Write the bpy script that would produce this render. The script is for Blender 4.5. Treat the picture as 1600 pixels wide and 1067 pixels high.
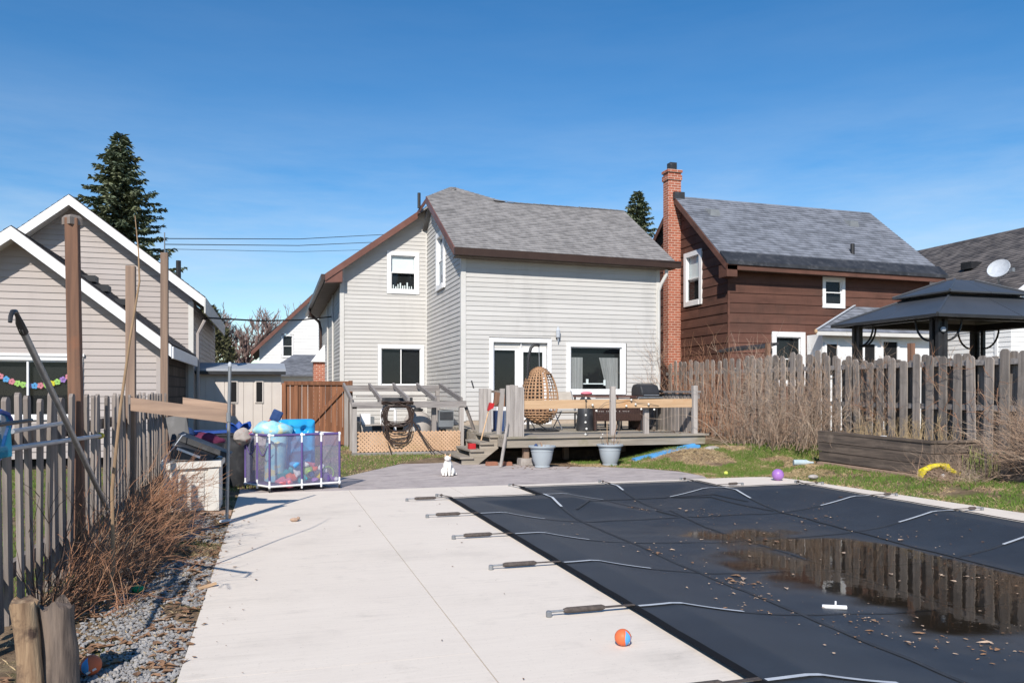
import bpy, math, random
from mathutils import Vector, Matrix, Quaternion, noise
R = math.radians
random.seed(7)
for o in list(bpy.data.objects): bpy.data.objects.remove(o)
scene = bpy.context.scene
COL = scene.collection

# ------------------------------------------------------------------ camera
cam_data = bpy.data.cameras.new('camera')
cam = bpy.data.objects.new('camera', cam_data); COL.objects.link(cam)
cam_data.sensor_width = 36.0; cam_data.lens = 27.9; cam_data.shift_y = 0.0491
cam_data.clip_start = 0.05; cam_data.clip_end = 3000
cam.location = (0, 0, 1.3); cam.rotation_euler = (R(90), 0, R(-16.8))
scene.camera = cam

# ------------------------------------------------------------------ sky + sun
SUN_AZ, SUN_EL = 27.0, 38.0          # sun stands behind-left of the camera
world = bpy.data.worlds.new('World'); scene.world = world; world.use_nodes = True
nt = world.node_tree; nt.nodes.clear()
wo = nt.nodes.new('ShaderNodeOutputWorld'); bg = nt.nodes.new('ShaderNodeBackground')
sky = nt.nodes.new('ShaderNodeTexSky'); sky.sky_type = 'NISHITA'; sky.sun_disc = False
sky.sun_elevation = R(SUN_EL); sky.sun_rotation = R(180 + SUN_AZ)
sky.altitude = 300; sky.air_density = 1.0; sky.dust_density = 0.15; sky.ozone_density = 2.5
tcw = nt.nodes.new('ShaderNodeTexCoord'); mpw = nt.nodes.new('ShaderNodeMapping')
mpw.inputs['Scale'].default_value = (1.1, 1.6, 7.0); mpw.inputs['Rotation'].default_value = (R(14), R(10), R(30))
nzw = nt.nodes.new('ShaderNodeTexNoise'); nzw.inputs['Scale'].default_value = 1.7; nzw.inputs['Detail'].default_value = 8; nzw.inputs['Roughness'].default_value = .62
rpw = nt.nodes.new('ShaderNodeValToRGB'); rpw.color_ramp.elements[0].position = .36; rpw.color_ramp.elements[1].position = .72
rpw.color_ramp.elements[1].color = (.6, .6, .6, 1)
mxw = nt.nodes.new('ShaderNodeMix'); mxw.data_type = 'RGBA'
nt.links.new(tcw.outputs['Generated'], mpw.inputs['Vector']); nt.links.new(mpw.outputs[0], nzw.inputs['Vector'])
sxw = nt.nodes.new('ShaderNodeSeparateXYZ'); nt.links.new(tcw.outputs['Generated'], sxw.inputs[0])
mrw = nt.nodes.new('ShaderNodeMapRange'); mrw.interpolation_type = 'SMOOTHSTEP'; mrw.inputs['From Min'].default_value = .12; mrw.inputs['From Max'].default_value = .36; mrw.inputs['To Min'].default_value = 1; mrw.inputs['To Max'].default_value = .08; nt.links.new(sxw.outputs[2], mrw.inputs['Value'])
muw = nt.nodes.new('ShaderNodeMath'); muw.operation = 'MULTIPLY'
nt.links.new(nzw.outputs['Fac'], rpw.inputs[0]); nt.links.new(rpw.outputs[0], muw.inputs[0]); nt.links.new(mrw.outputs[0], muw.inputs[1]); nt.links.new(muw.outputs[0], mxw.inputs['Factor'])
hsw = nt.nodes.new('ShaderNodeHueSaturation'); hsw.inputs['Saturation'].default_value = 1.34; hsw.inputs['Value'].default_value = 1.0
nt.links.new(sky.outputs[0], hsw.inputs['Color']); nt.links.new(hsw.outputs[0], mxw.inputs['A']); mxw.inputs['B'].default_value = (5.2, 5.9, 6.6, 1)
nt.links.new(mxw.outputs['Result'], bg.inputs[0]); bg.inputs[1].default_value = 0.118
nt.links.new(bg.outputs[0], wo.inputs[0])
sd = bpy.data.lights.new('sun', 'SUN'); sd.energy = 4.8; sd.angle = R(.53); sd.color = (1, .935, .85)
sun = bpy.data.objects.new('sun', sd); COL.objects.link(sun); sun.location = (-10, -16, 18)
sun.rotation_euler = Vector((math.sin(R(SUN_AZ))*math.cos(R(SUN_EL)), math.cos(R(SUN_AZ))*math.cos(R(SUN_EL)), -math.sin(R(SUN_EL)))).to_track_quat('-Z', 'Y').to_euler()
scene.view_settings.view_transform = 'Standard'; scene.view_settings.look = 'None'
scene.view_settings.exposure = 0.25; scene.view_settings.gamma = 1

# ------------------------------------------------------------------ materials
def newmat(name):
    m = bpy.data.materials.new(name); m.use_nodes = True
    t = m.node_tree; return m, t, t.nodes['Principled BSDF']
def setp(b, rough=.7, spec=.3, metal=0):
    b.inputs['Roughness'].default_value = rough; b.inputs['Specular IOR Level'].default_value = spec; b.inputs['Metallic'].default_value = metal
def c4(c): return (c[0], c[1], c[2], 1)
def flat(name, c, rough=.6, spec=.3, metal=0):
    return nm(name, c, tuple(x*.82 for x in c), (6, 6, 6), rough=rough, spec=spec, metal=metal)
def nm(name, c1, c2, scale=(3, 3, 3), detail=6, rough=.8, bump=0., lo=.35, hi=.65, spec=.25, rnd=0., c3=None, s3=1.0, lo3=.5, hi3=.7, metal=0, bscale=None):
    """noise mix of two colours (stretched), optional third colour in patches, per-object brightness"""
    m, t, b = newmat(name); N = t.nodes; L = t.links; setp(b, rough, spec, metal)
    tc = N.new('ShaderNodeTexCoord'); mp = N.new('ShaderNodeMapping'); mp.inputs['Scale'].default_value = scale
    oi = N.new('ShaderNodeObjectInfo'); add = N.new('ShaderNodeVectorMath'); add.operation = 'MULTIPLY_ADD'
    add.inputs[1].default_value = (1, 1, 1)
    cmb = N.new('ShaderNodeCombineXYZ'); ml = N.new('ShaderNodeMath'); ml.operation = 'MULTIPLY'; ml.inputs[1].default_value = 37 if rnd else 0
    L.new(oi.outputs['Random'], ml.inputs[0]); [L.new(ml.outputs[0], cmb.inputs[i]) for i in range(3)]
    L.new(tc.outputs['Object'], add.inputs[0]); L.new(cmb.outputs[0], add.inputs[2])
    L.new(add.outputs[0], mp.inputs['Vector'])
    nz = N.new('ShaderNodeTexNoise'); nz.inputs['Scale'].default_value = 1; nz.inputs['Detail'].default_value = detail; nz.inputs['Roughness'].default_value = .6
    L.new(mp.outputs[0], nz.inputs['Vector'])
    rp = N.new('ShaderNodeValToRGB'); rp.color_ramp.elements[0].position = lo; rp.color_ramp.elements[1].position = hi
    rp.color_ramp.elements[0].color = c4(c1); rp.color_ramp.elements[1].color = c4(c2)
    L.new(nz.outputs['Fac'], rp.inputs[0]); out = rp.outputs[0]
    if c3:
        n3 = N.new('ShaderNodeTexNoise'); n3.inputs['Scale'].default_value = s3; n3.inputs['Detail'].default_value = 5; n3.inputs['Roughness'].default_value = .65
        L.new(add.outputs[0], n3.inputs['Vector'])
        r3 = N.new('ShaderNodeValToRGB'); r3.color_ramp.elements[0].position = lo3; r3.color_ramp.elements[1].position = hi3
        L.new(n3.outputs['Fac'], r3.inputs[0])
        mx = N.new('ShaderNodeMix'); mx.data_type = 'RGBA'; L.new(r3.outputs[0], mx.inputs['Factor']); L.new(out, mx.inputs['A']); mx.inputs['B'].default_value = c4(c3); out = mx.outputs['Result']
    if rnd:
        mr = N.new('ShaderNodeMapRange'); mr.inputs['To Min'].default_value = 1-rnd; mr.inputs['To Max'].default_value = 1+rnd
        L.new(oi.outputs['Random'], mr.inputs['Value'])
        hs = N.new('ShaderNodeHueSaturation'); L.new(out, hs.inputs['Color']); L.new(mr.outputs[0], hs.inputs['Value']); out = hs.outputs[0]
    L.new(out, b.inputs['Base Color'])
    if bump:
        bp = N.new('ShaderNodeBump'); bp.inputs['Strength'].default_value = bump; bp.inputs['Distance'].default_value = .01
        if bscale:
            nb = N.new('ShaderNodeTexNoise'); nb.inputs['Scale'].default_value = bscale; nb.inputs['Detail'].default_value = 6; L.new(tc.outputs['Object'], nb.inputs['Vector']); L.new(nb.outputs['Fac'], bp.inputs['Height'])
        else: L.new(nz.outputs['Fac'], bp.inputs['Height'])
        L.new(bp.outputs[0], b.inputs['Normal'])
    return m
def brickmat(name, c1, c2, mortar, bw, bh, msize, rough=.85, bump=.6, stain=None, squash=1., bias=0.):
    m, t, b = newmat(name); N = t.nodes; L = t.links; setp(b, rough, .2)
    uv = N.new('ShaderNodeTexCoord'); bt = N.new('ShaderNodeTexBrick'); bt.inputs['Scale'].default_value = 1
    bt.inputs['Brick Width'].default_value = bw; bt.inputs['Row Height'].default_value = bh; bt.inputs['Mortar Size'].default_value = msize
    bt.inputs['Mortar Smooth'].default_value = .1; bt.inputs['Bias'].default_value = bias
    bt.inputs['Color1'].default_value = c4(c1); bt.inputs['Color2'].default_value = c4(c2); bt.inputs['Mortar'].default_value = c4(mortar)
    L.new(uv.outputs['UV'], bt.inputs['Vector'])
    nz = N.new('ShaderNodeTexNoise'); nz.inputs['Scale'].default_value = 1.3; nz.inputs['Detail'].default_value = 8; L.new(uv.outputs['UV'], nz.inputs['Vector'])
    mr = N.new('ShaderNodeMapRange'); mr.inputs['To Min'].default_value = .72; mr.inputs['To Max'].default_value = 1.25; L.new(nz.outputs['Fac'], mr.inputs['Value'])
    hs = N.new('ShaderNodeHueSaturation'); L.new(bt.outputs['Color'], hs.inputs['Color']); L.new(mr.outputs[0], hs.inputs['Value'])
    L.new(hs.outputs[0], b.inputs['Base Color'])
    bp = N.new('ShaderNodeBump'); bp.inputs['Strength'].default_value = bump; bp.inputs['Distance'].default_value = .01; bp.invert = True
    L.new(bt.outputs['Fac'], bp.inputs['Height']); L.new(bp.outputs[0], b.inputs['Normal'])
    return m
def shinglemat(name, c1, c2, fu=3.4, row=.14):
    """laminated shingles: each course gets its own random dashes, dark butt line at its foot"""
    m, t, b = newmat(name); N = t.nodes; L = t.links; setp(b, .9, .15)
    uv = N.new('ShaderNodeTexCoord'); sp = N.new('ShaderNodeSeparateXYZ'); L.new(uv.outputs['UV'], sp.inputs[0])
    def mth(op, a, bb=None, c=None):
        q = N.new('ShaderNodeMath'); q.operation = op
        for i, x in enumerate((a, bb, c)):
            if x is None: continue
            if isinstance(x, (int, float)): q.inputs[i].default_value = x
            else: L.new(x, q.inputs[i])
        return q.outputs[0]
    v = mth('DIVIDE', sp.outputs[1], row); r = mth('FLOOR', v); fr = mth('FRACT', v)
    cb = N.new('ShaderNodeCombineXYZ'); L.new(mth('MULTIPLY_ADD', sp.outputs[0], fu, mth('MULTIPLY', r, 5.37)), cb.inputs[0]); L.new(mth('MULTIPLY', r, 7.77), cb.inputs[1])
    nz = N.new('ShaderNodeTexNoise'); nz.inputs['Scale'].default_value = 1; nz.inputs['Detail'].default_value = 2.5; nz.inputs['Roughness'].default_value = .7; L.new(cb.outputs[0], nz.inputs['Vector'])
    rp = N.new('ShaderNodeValToRGB'); rp.color_ramp.elements[0].position = .36; rp.color_ramp.elements[1].position = .60; rp.color_ramp.elements[0].color = c4(c2); rp.color_ramp.elements[1].color = c4(c1); L.new(nz.outputs['Fac'], rp.inputs[0])
    big = N.new('ShaderNodeTexNoise'); big.inputs['Scale'].default_value = .8; big.inputs['Detail'].default_value = 6; L.new(uv.outputs['UV'], big.inputs['Vector'])
    fine = N.new('ShaderNodeTexNoise'); fine.inputs['Scale'].default_value = 60; fine.inputs['Detail'].default_value = 3; L.new(uv.outputs['UV'], fine.inputs['Vector'])
    val = mth('ADD', mth('MULTIPLY_ADD', big.outputs['Fac'], .5, .55), mth('MULTIPLY_ADD', fine.outputs['Fac'], .5, -.05))
    butt = mth('SUBTRACT', 1., mth('MULTIPLY', mth('LESS_THAN', fr, .16), mth('SUBTRACT', .75, nz.outputs['Fac'])))
    hs = N.new('ShaderNodeHueSaturation'); L.new(rp.outputs[0], hs.inputs['Color']); L.new(mth('MULTIPLY', val, butt), hs.inputs['Value']); L.new(hs.outputs[0], b.inputs['Base Color'])
    bp = N.new('ShaderNodeBump'); bp.inputs['Strength'].default_value = .5; bp.inputs['Distance'].default_value = .01; L.new(nz.outputs['Fac'], bp.inputs['Height']); L.new(bp.outputs[0], b.inputs['Normal'])
    return m
def glassmat(name, tint=(.9, .95, .95), refl=1.0):
    m, t, b = newmat(name); N = t.nodes; L = t.links; N.remove(b)
    tr = N.new('ShaderNodeBsdfTransparent'); tr.inputs[0].default_value = c4(tint)
    gl = N.new('ShaderNodeBsdfGlossy'); gl.inputs['Roughness'].default_value = .02; gl.inputs[0].default_value = (.72*refl, .8*refl, .9*refl, 1)
    lw = N.new('ShaderNodeLayerWeight'); lw.inputs[0].default_value = .5; pw = N.new('ShaderNodeMath'); pw.operation = 'POWER'; pw.inputs[1].default_value = 4; L.new(lw.outputs['Facing'], pw.inputs[0])
    fr = N.new('ShaderNodeMath'); fr.operation = 'MULTIPLY_ADD'; fr.inputs[1].default_value = .85; fr.inputs[2].default_value = .026; L.new(pw.outputs[0], fr.inputs[0])
    mx = N.new('ShaderNodeMixShader'); L.new(fr.outputs[0], mx.inputs[0]); L.new(tr.outputs[0], mx.inputs[1]); L.new(gl.outputs[0], mx.inputs[2])
    L.new(mx.outputs[0], N['Material Output'].inputs[0]); return m
def meshcloth(name, c, alpha):
    m, t, b = newmat(name); setp(b, .8, .2); b.inputs['Base Color'].default_value = c4(c); b.inputs['Alpha'].default_value = alpha; return m

M = {}
M['siding'] = nm('grey vinyl siding', (.525, .512, .49), (.495, .482, .46), (.6, .6, 8), rough=.55, rnd=.035, c3=(.465, .452, .43), s3=.7, lo3=.55, hi3=.85)
M['siding_tan'] = nm('taupe vinyl siding', (.405, .362, .340), (.38, .338, .318), (.6, .6, 8), rough=.55, rnd=.05)
M['siding_white'] = nm('white siding', (.80, .80, .79), (.74, .74, .73), (.6, .6, 8), rough=.55, rnd=.03)
M['siding_brown'] = nm('brown painted boards', (.145, .068, .049), (.105, .049, .036), (.5, .5, 7), rough=.75, rnd=.18, bump=.2, c3=(.08, .045, .034), s3=.8, lo3=.5, hi3=.8)
M['trim'] = nm('corner trim', (.60, .585, .56), (.55, .54, .51), rough=.5)
M['white'] = nm('white frame', (.80, .80, .80), (.74, .74, .74), rough=.45, spec=.4)
M['fascia_brown'] = nm('brown fascia metal', (.17, .075, .055), (.13, .055, .04), rough=.45, spec=.4)
M['gutter_brown'] = nm('dark brown gutter', (.052, .03, .024), (.04, .022, .018), rough=.4, spec=.5)
M['soffit'] = nm('soffit', (.20, .17, .14), (.16, .13, .11), rough=.7)
M['shingle'] = shinglemat('grey shingles', (.285, .272, .265), (.185, .177, .174))
M['shingle_blue'] = shinglemat('slate shingles', (.20, .215, .25), (.12, .13, .152), 2.2)
M['shingle_dark'] = shinglemat('dark brown grey shingles', (.15, .135, .13), (.06, .057, .06), 2.2)
M['brick'] = brickmat('red chimney brick', (.44, .135, .078), (.31, .092, .054), (.52, .345, .275), .215, .075, .012, bump=.9)
M['brick_dark'] = brickmat('dark brick', (.10, .085, .075), (.065, .055, .05), (.03, .03, .03), .4, .2, .014, bump=.8)
M['glass'] = glassmat('window glass')
M['glass_blue'] = glassmat('window glass screen', (.45, .5, .52), .55)
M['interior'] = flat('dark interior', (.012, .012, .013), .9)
M['black'] = nm('black metal', (.018, .018, .02), (.03, .03, .032), rough=.45, spec=.4)
M['black_plastic'] = nm('black plastic', (.02, .021, .024), (.045, .046, .05), rough=.5, spec=.4, c3=(.08, .08, .085), s3=6, lo3=.55, hi3=.75)
M['curtain'] = nm('grey curtain', (.38, .36, .36), (.28, .27, .27), (18, 18, .6), rough=.9)
M['foundation'] = nm('beige block foundation', (.46, .38, .30), (.36, .30, .24), (3, 3, 6), rough=.9, bump=.4)
M['concrete'] = nm('broom finished concrete', (.715, .642, .557), (.68, .608, .527), (2.5, 42, 8), rough=.9, bump=.12, c3=(.65, .58, .505), s3=1.1, lo3=.42, hi3=.9, spec=.15)
M['stamped'] = nm('grey stamped concrete', (.48, .42, .395), (.37, .325, .31), (2.2, 7, 4), rough=.85, bump=.5, c3=(.49, .435, .405), s3=2.2, lo3=.5, hi3=.75)
M['wood_grey'] = nm('weathered grey wood', (.31, .265, .235), (.135, .115, .102), (30, 30, 1.6), rough=.9, bump=.5, rnd=.22, lo=.3, hi=.72)
M['wood_grey_right'] = nm('weathered brownish picket wood', (.355, .31, .275), (.145, .125, .113), (26, 26, 1.4), rough=.9, bump=.5, rnd=.25, lo=.3, hi=.75, c3=(.13, .115, .10), s3=2.2, lo3=.5, hi3=.8)
M['wood_silver'] = nm('silvered deck wood', (.43, .395, .365), (.24, .215, .20), (30, 30, 1.6), rough=.9, bump=.5, rnd=.15, lo=.3, hi=.72)
M['wood_greyx'] = nm('weathered grey beam', (.31, .285, .27), (.16, .145, .14), (1.6, 24, 24), rough=.9, bump=.5, rnd=.15)
M['wood_red'] = nm('cedar stained post', (.235, .128, .082), (.13, .076, .055), (26, 26, 1.1), rough=.85, bump=.4, rnd=.1, c3=(.28, .12, .065), s3=2.5, lo3=.55, hi3=.8)
M['wood_postgrey'] = nm('faded cedar post', (.30, .21, .155), (.19, .135, .105), (26, 26, 1.1), rough=.9, bump=.4, rnd=.1)
M['wood_gate'] = nm('brown fence boards', (.28, .125, .065), (.155, .07, .04), (22, 22, 1.2), rough=.85, bump=.4, rnd=.22)
M['wood_new'] = nm('new lumber', (.56, .385, .235), (.46, .30, .175), (1.4, 20, 20), rough=.8, bump=.15, rnd=.08, c3=(.50, .27, .13), s3=2.0, lo3=.58, hi3=.75)
M['wood_board'] = nm('aged pink board', (.42, .29, .21), (.31, .215, .16), (1.6, 20, 20), rough=.85, bump=.3, rnd=.1)
M['wood_deck'] = nm('old deck timber', (.37, .325, .27), (.24, .21, .17), (1.5, 20, 20), rough=.9, bump=.4, rnd=.12, c3=(.21, .20, .12), s3=2.5, lo3=.52, hi3=.75)
M['wood_planter'] = nm('dark planter timber', (.16, .125, .10), (.07, .056, .048), (18, 1.3, 18), rough=.85, bump=.4, rnd=.2, c3=(.23, .18, .14), s3=3, lo3=.55, hi3=.8)
M['lattice'] = nm('tan lattice', (.60, .40, .26), (.50, .325, .20), rough=.85)
M['pot'] = nm('blue grey plastic pot', (.37, .41, .44), (.33, .37, .40), (2, 2, 2), rough=.55, spec=.35)
M['soil'] = nm('soil', (.055, .04, .03), (.10, .07, .05), (14, 14, 14), rough=1, bump=.6)
M['cover'] = nm('navy mesh pool cover', (.018, .022, .029), (.024, .029, .037), (3, 3, 3), rough=.55, spec=.5, bump=.15, bscale=260, c3=(.042, .047, .056), s3=.8, lo3=.5, hi3=.85)
M['cover_edge'] = flat('cover binding', (.009, .009, .010), .75, .15)
M['strap'] = nm('pale webbing', (.48, .51, .55), (.40, .43, .47), (9, 9, 9), rough=.7)
M['strap_dark'] = nm('dark webbing', (.032, .036, .043), (.042, .046, .053), (9, 9, 9), rough=.7)
M['sleeve'] = nm('spring sleeve', (.105, .085, .076), (.06, .05, .045), (40, 40, 40), rough=.75)
M['steel'] = nm('galvanised steel', (.34, .35, .36), (.24, .25, .26), (20, 20, 3), rough=.45, metal=.6, spec=.4)
M['alu'] = nm('aluminium pole', (.42, .45, .49), (.33, .36, .40), (12, 3, 12), rough=.4, metal=.5)
M['beige'] = nm('beige resin', (.60, .55, .50), (.55, .50, .455), (2, 2, 2), rough=.6)
M['box'] = nm('cream resin box', (.64, .615, .57), (.57, .545, .50), (2, 2, 9), rough=.6, c3=(.50, .47, .42), s3=3, lo3=.55, hi3=.85)
M['metal_roof'] = nm('grey shed roof', (.36, .38, .41), (.28, .30, .33), (3, 12, 3), rough=.5, spec=.4)
M['gaz_roof'] = nm('charcoal gazebo panels', (.055, .060, .070), (.045, .050, .058), (1.5, 1.5, 1.5), rough=.42, spec=.45)
M['twig'] = nm('bare twigs', (.40, .28, .20), (.23, .155, .11), (8, 8, 8), rough=.9, c3=(.46, .37, .28), s3=1.6)
M['twig_red'] = nm('rusty dry twigs', (.36, .18, .10), (.23, .12, .075), (7, 7, 7), rough=.9, c3=(.36, .26, .17), s3=2.5)
M['twig_dark'] = nm('dark stems', (.055, .038, .034), (.09, .06, .05), (8, 8, 8), rough=.9)
M['straw'] = nm('dry straw', (.47, .36, .21), (.33, .235, .13), (5, 5, 5), rough=.9)
M['twig_pale'] = nm('pale grey vine stems', (.43, .34, .26), (.28, .21, .16), (6, 6, 6), rough=.9)
M['bark'] = nm('bark', (.13, .095, .075), (.07, .052, .043), (9, 9, 2), rough=.95, bump=.5)
M['sapling'] = nm('sapling bark', (.33, .22, .13), (.22, .15, .095), (14, 14, 4), rough=.85)
M['needle'] = nm('spruce needles', (.10, .14, .09), (.17, .195, .12), (1.3, 1.3, 1.3), rough=.85, c3=(.27, .26, .13), s3=.8, lo3=.5, hi3=.75)
M['grass'] = nm('spring grass', (.085, .155, .022), (.13, .20, .035), (1.5, 1.5, 1.5), rough=.75, c3=(.17, .18, .05), s3=2)
M['leaf'] = nm('dry leaves', (.27, .155, .09), (.15, .085, .05), (11, 11, 11), rough=.85, c3=(.38, .27, .185), s3=7)
M['leafpale'] = nm('bleached leaves', (.52, .40, .30), (.36, .24, .165), (9, 9, 9), rough=.85)
M['stone'] = nm('grey gravel stones', (.33, .32, .31), (.19, .183, .18), (12, 12, 12), rough=.9, c3=(.42, .395, .37), s3=17)
M['stump'] = nm('split log wood', (.44, .31, .19), (.19, .12, .075), (26, 26, 2.2), rough=.95, bump=1.0, c3=(.08, .052, .04), s3=7, lo3=.52, hi3=.66)
M['stump_grey'] = nm('grey log wood', (.20, .155, .125), (.075, .058, .05), (26, 26, 2.2), rough=.95, bump=1.0, c3=(.26, .20, .16), s3=5, lo3=.55, hi3=.75)
M['wicker'] = nm('natural wicker', (.44, .265, .15), (.32, .18, .10), (30, 30, 30), rough=.7)
M['wicker_dark'] = nm('dark brown wicker', (.075, .042, .035), (.045, .027, .023), (30, 30, 30), rough=.7)
M['hose'] = nm('brown black hose', (.065, .042, .034), (.035, .026, .023), (9, 9, 9), rough=.6)
M['grey_plastic'] = nm('grey resin', (.20, .215, .225), (.16, .17, .18), rough=.5)
M['tank'] = nm('taupe filter tank', (.43, .39, .35), (.37, .335, .30), (2, 2, 2), rough=.55)
M['red'] = flat('red plastic', (.50, .025, .03), .5)
M['orange'] = flat('orange plastic', (.72, .16, .06), .5)
M['yellow'] = flat('yellow plastic', (.68, .55, .02), .5)
M['yellow_green'] = flat('tennis yellow', (.62, .68, .12), .8)
M['purple'] = flat('purple rubber', (.36, .17, .50), .4, .45)
M['violet'] = nm('violet fabric', (.13, .09, .26), (.10, .07, .20), rough=.8)
M['magenta'] = nm('magenta cloth', (.17, .03, .075), (.10, .02, .05), (9, 9, 9), rough=.9)
M['blue'] = flat('blue plastic', (.02, .075, .33), .45, .4)
M['navy'] = flat('navy foam', (.025, .06, .17), .7)
M['sky_blue'] = nm('sky blue vinyl', (.025, .34, .66), (.02, .28, .58), (3, 3, 3), rough=.3, spec=.5)
M['noodle'] = flat('pale blue foam', (.10, .36, .70), .7)
M['aqua'] = nm('patterned aqua vinyl', (.42, .68, .72), (.18, .50, .68), (7, 7, 7), rough=.35, spec=.5, c3=(.66, .62, .34), s3=6, lo3=.55, hi3=.62)
M['teal'] = flat('teal plastic', (.03, .36, .40), .45)
M['pink'] = flat('pink plastic', (.70, .22, .27), .5)
M['lime'] = flat('lime plastic', (.38, .60, .14), .5)
M['tan_sling'] = flat('tan sling', (.45, .40, .34), .9)
M['cat'] = nm('white cat fur', (.80, .77, .73), (.74, .71, .67), (9, 9, 9), rough=.95, bump=.3, bscale=90)
M['ginger'] = flat('ginger fur', (.58, .36, .19), .95)
M['bulb'] = flat('white bulb', (.80, .78, .72), .25, .5)
M['meshcloth'] = meshcloth('lilac grey mesh', (.25, .245, .35), .43)
M['rock'] = nm('rubble block', (.42, .39, .36), (.28, .25, .23), (9, 9, 9), rough=.95, bump=.5)
M['brickred'] = nm('loose brick', (.36, .16, .10), (.26, .12, .08), (9, 9, 9), rough=.95)
M['cable'] = flat('black cable', (.02, .02, .02), .7)
def cover_water():
    m, t, b = newmat('puddle water'); N = t.nodes; L = t.links; N.remove(b)
    at = N.new('ShaderNodeAttribute'); at.attribute_name = 'depth'; tr0 = N.new('ShaderNodeBsdfTransparent'); dm = N.new('ShaderNodeMapRange'); dm.interpolation_type = 'SMOOTHSTEP'; dm.inputs['From Min'].default_value = 0; dm.inputs['From Max'].default_value = .012; L.new(at.outputs['Fac'], dm.inputs['Value'])
    tr = N.new('ShaderNodeBsdfTransparent'); tr.inputs[0].default_value = (.55, .50, .44, 1)
    gl = N.new('ShaderNodeBsdfGlossy'); gl.inputs['Roughness'].default_value = .025; gl.inputs[0].default_value = (1, 1, 1, 1)
    df = N.new('ShaderNodeBsdfDiffuse'); df.inputs[0].default_value = (.11, .085, .06, 1)
    fr = N.new('ShaderNodeFresnel'); fr.inputs[0].default_value = 1.25
    nz = N.new('ShaderNodeTexNoise'); nz.inputs['Scale'].default_value = 7; nz.inputs['Detail'].default_value = 3
    tc = N.new('ShaderNodeTexCoord'); L.new(tc.outputs['Object'], nz.inputs['Vector'])
    bp = N.new('ShaderNodeBump'); bp.inputs['Strength'].default_value = .03; bp.inputs['Distance'].default_value = .02; L.new(nz.outputs['Fac'], bp.inputs['Height'])
    L.new(bp.outputs[0], gl.inputs['Normal']); L.new(bp.outputs[0], fr.inputs['Normal'])
    m1 = N.new('ShaderNodeMixShader'); m1.inputs[0].default_value = .06; L.new(tr.outputs[0], m1.inputs[1]); L.new(df.outputs[0], m1.inputs[2])
    m2 = N.new('ShaderNodeMixShader'); L.new(fr.outputs[0], m2.inputs[0]); L.new(m1.outputs[0], m2.inputs[1]); L.new(gl.outputs[0], m2.inputs[2])
    m3 = N.new('ShaderNodeMixShader'); L.new(dm.outputs[0], m3.inputs[0]); L.new(tr0.outputs[0], m3.inputs[1]); L.new(m2.outputs[0], m3.inputs[2])   # film thins out at the rim
    L.new(m3.outputs[0], N['Material Output'].inputs[0]); return m
def silt_cover(m, zw):
    """brown silt settled where water has stood on the cover"""
    t = m.node_tree; N = t.nodes; L = t.links; b = N['Principled BSDF']; src = b.inputs['Base Color'].links[0].from_socket
    tc = N.new('ShaderNodeTexCoord'); sp = N.new('ShaderNodeSeparateXYZ'); L.new(tc.outputs['Object'], sp.inputs[0])
    nz = N.new('ShaderNodeTexNoise'); nz.inputs['Scale'].default_value = 6; nz.inputs['Detail'].default_value = 6; L.new(tc.outputs['Object'], nz.inputs['Vector'])
    ad = N.new('ShaderNodeMath'); ad.operation = 'MULTIPLY_ADD'; ad.inputs[1].default_value = .022; L.new(nz.outputs['Fac'], ad.inputs[0]); L.new(sp.outputs[2], ad.inputs[2])
    mr = N.new('ShaderNodeMapRange'); mr.inputs['From Min'].default_value = zw+.024; mr.inputs['From Max'].default_value = zw+.002; mr.inputs['To Max'].default_value = .5; L.new(ad.outputs[0], mr.inputs['Value'])
    mx = N.new('ShaderNodeMix'); mx.data_type = 'RGBA'; L.new(mr.outputs[0], mx.inputs['Factor']); L.new(src, mx.inputs['A']); mx.inputs['B'].default_value = (.075, .064, .052, 1); L.new(mx.outputs['Result'], b.inputs['Base Color'])
M['water'] = cover_water()
def ground_mat():
    m, t, b = newmat('yard soil and thatch'); setp(b, .95, .1); N = t.nodes; L = t.links
    tc = N.new('ShaderNodeTexCoord')
    def nz(s, d=7):
        n = N.new('ShaderNodeTexNoise'); n.inputs['Scale'].default_value = s; n.inputs['Detail'].default_value = d; n.inputs['Roughness'].default_value = .65; L.new(tc.outputs['Object'], n.inputs['Vector']); return n
    a = N.new('ShaderNodeValToRGB'); a.color_ramp.elements[0].position = .35; a.color_ramp.elements[1].position = .68
    a.color_ramp.elements[0].color = (.10, .068, .045, 1); a.color_ramp.elements[1].color = (.31, .225, .145, 1); L.new(nz(4).outputs['Fac'], a.inputs[0])
    g = N.new('ShaderNodeValToRGB'); g.color_ramp.elements[0].position = .5; g.color_ramp.elements[1].position = .62; L.new(nz(.9).outputs['Fac'], g.inputs[0])
    mx = N.new('ShaderNodeMix'); mx.data_type = 'RGBA'; L.new(g.outputs[0], mx.inputs['Factor']); L.new(a.outputs[0], mx.inputs['A']); mx.inputs['B'].default_value = (.10, .125, .035, 1)
    L.new(mx.outputs['Result'], b.inputs['Base Color'])
    bp = N.new('ShaderNodeBump'); bp.inputs['Strength'].default_value = .7; bp.inputs['Distance'].default_value = .03; L.new(nz(22).outputs['Fac'], bp.inputs['Height']); L.new(bp.outputs[0], b.inputs['Normal'])
    return m
M['ground'] = ground_mat()
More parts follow.
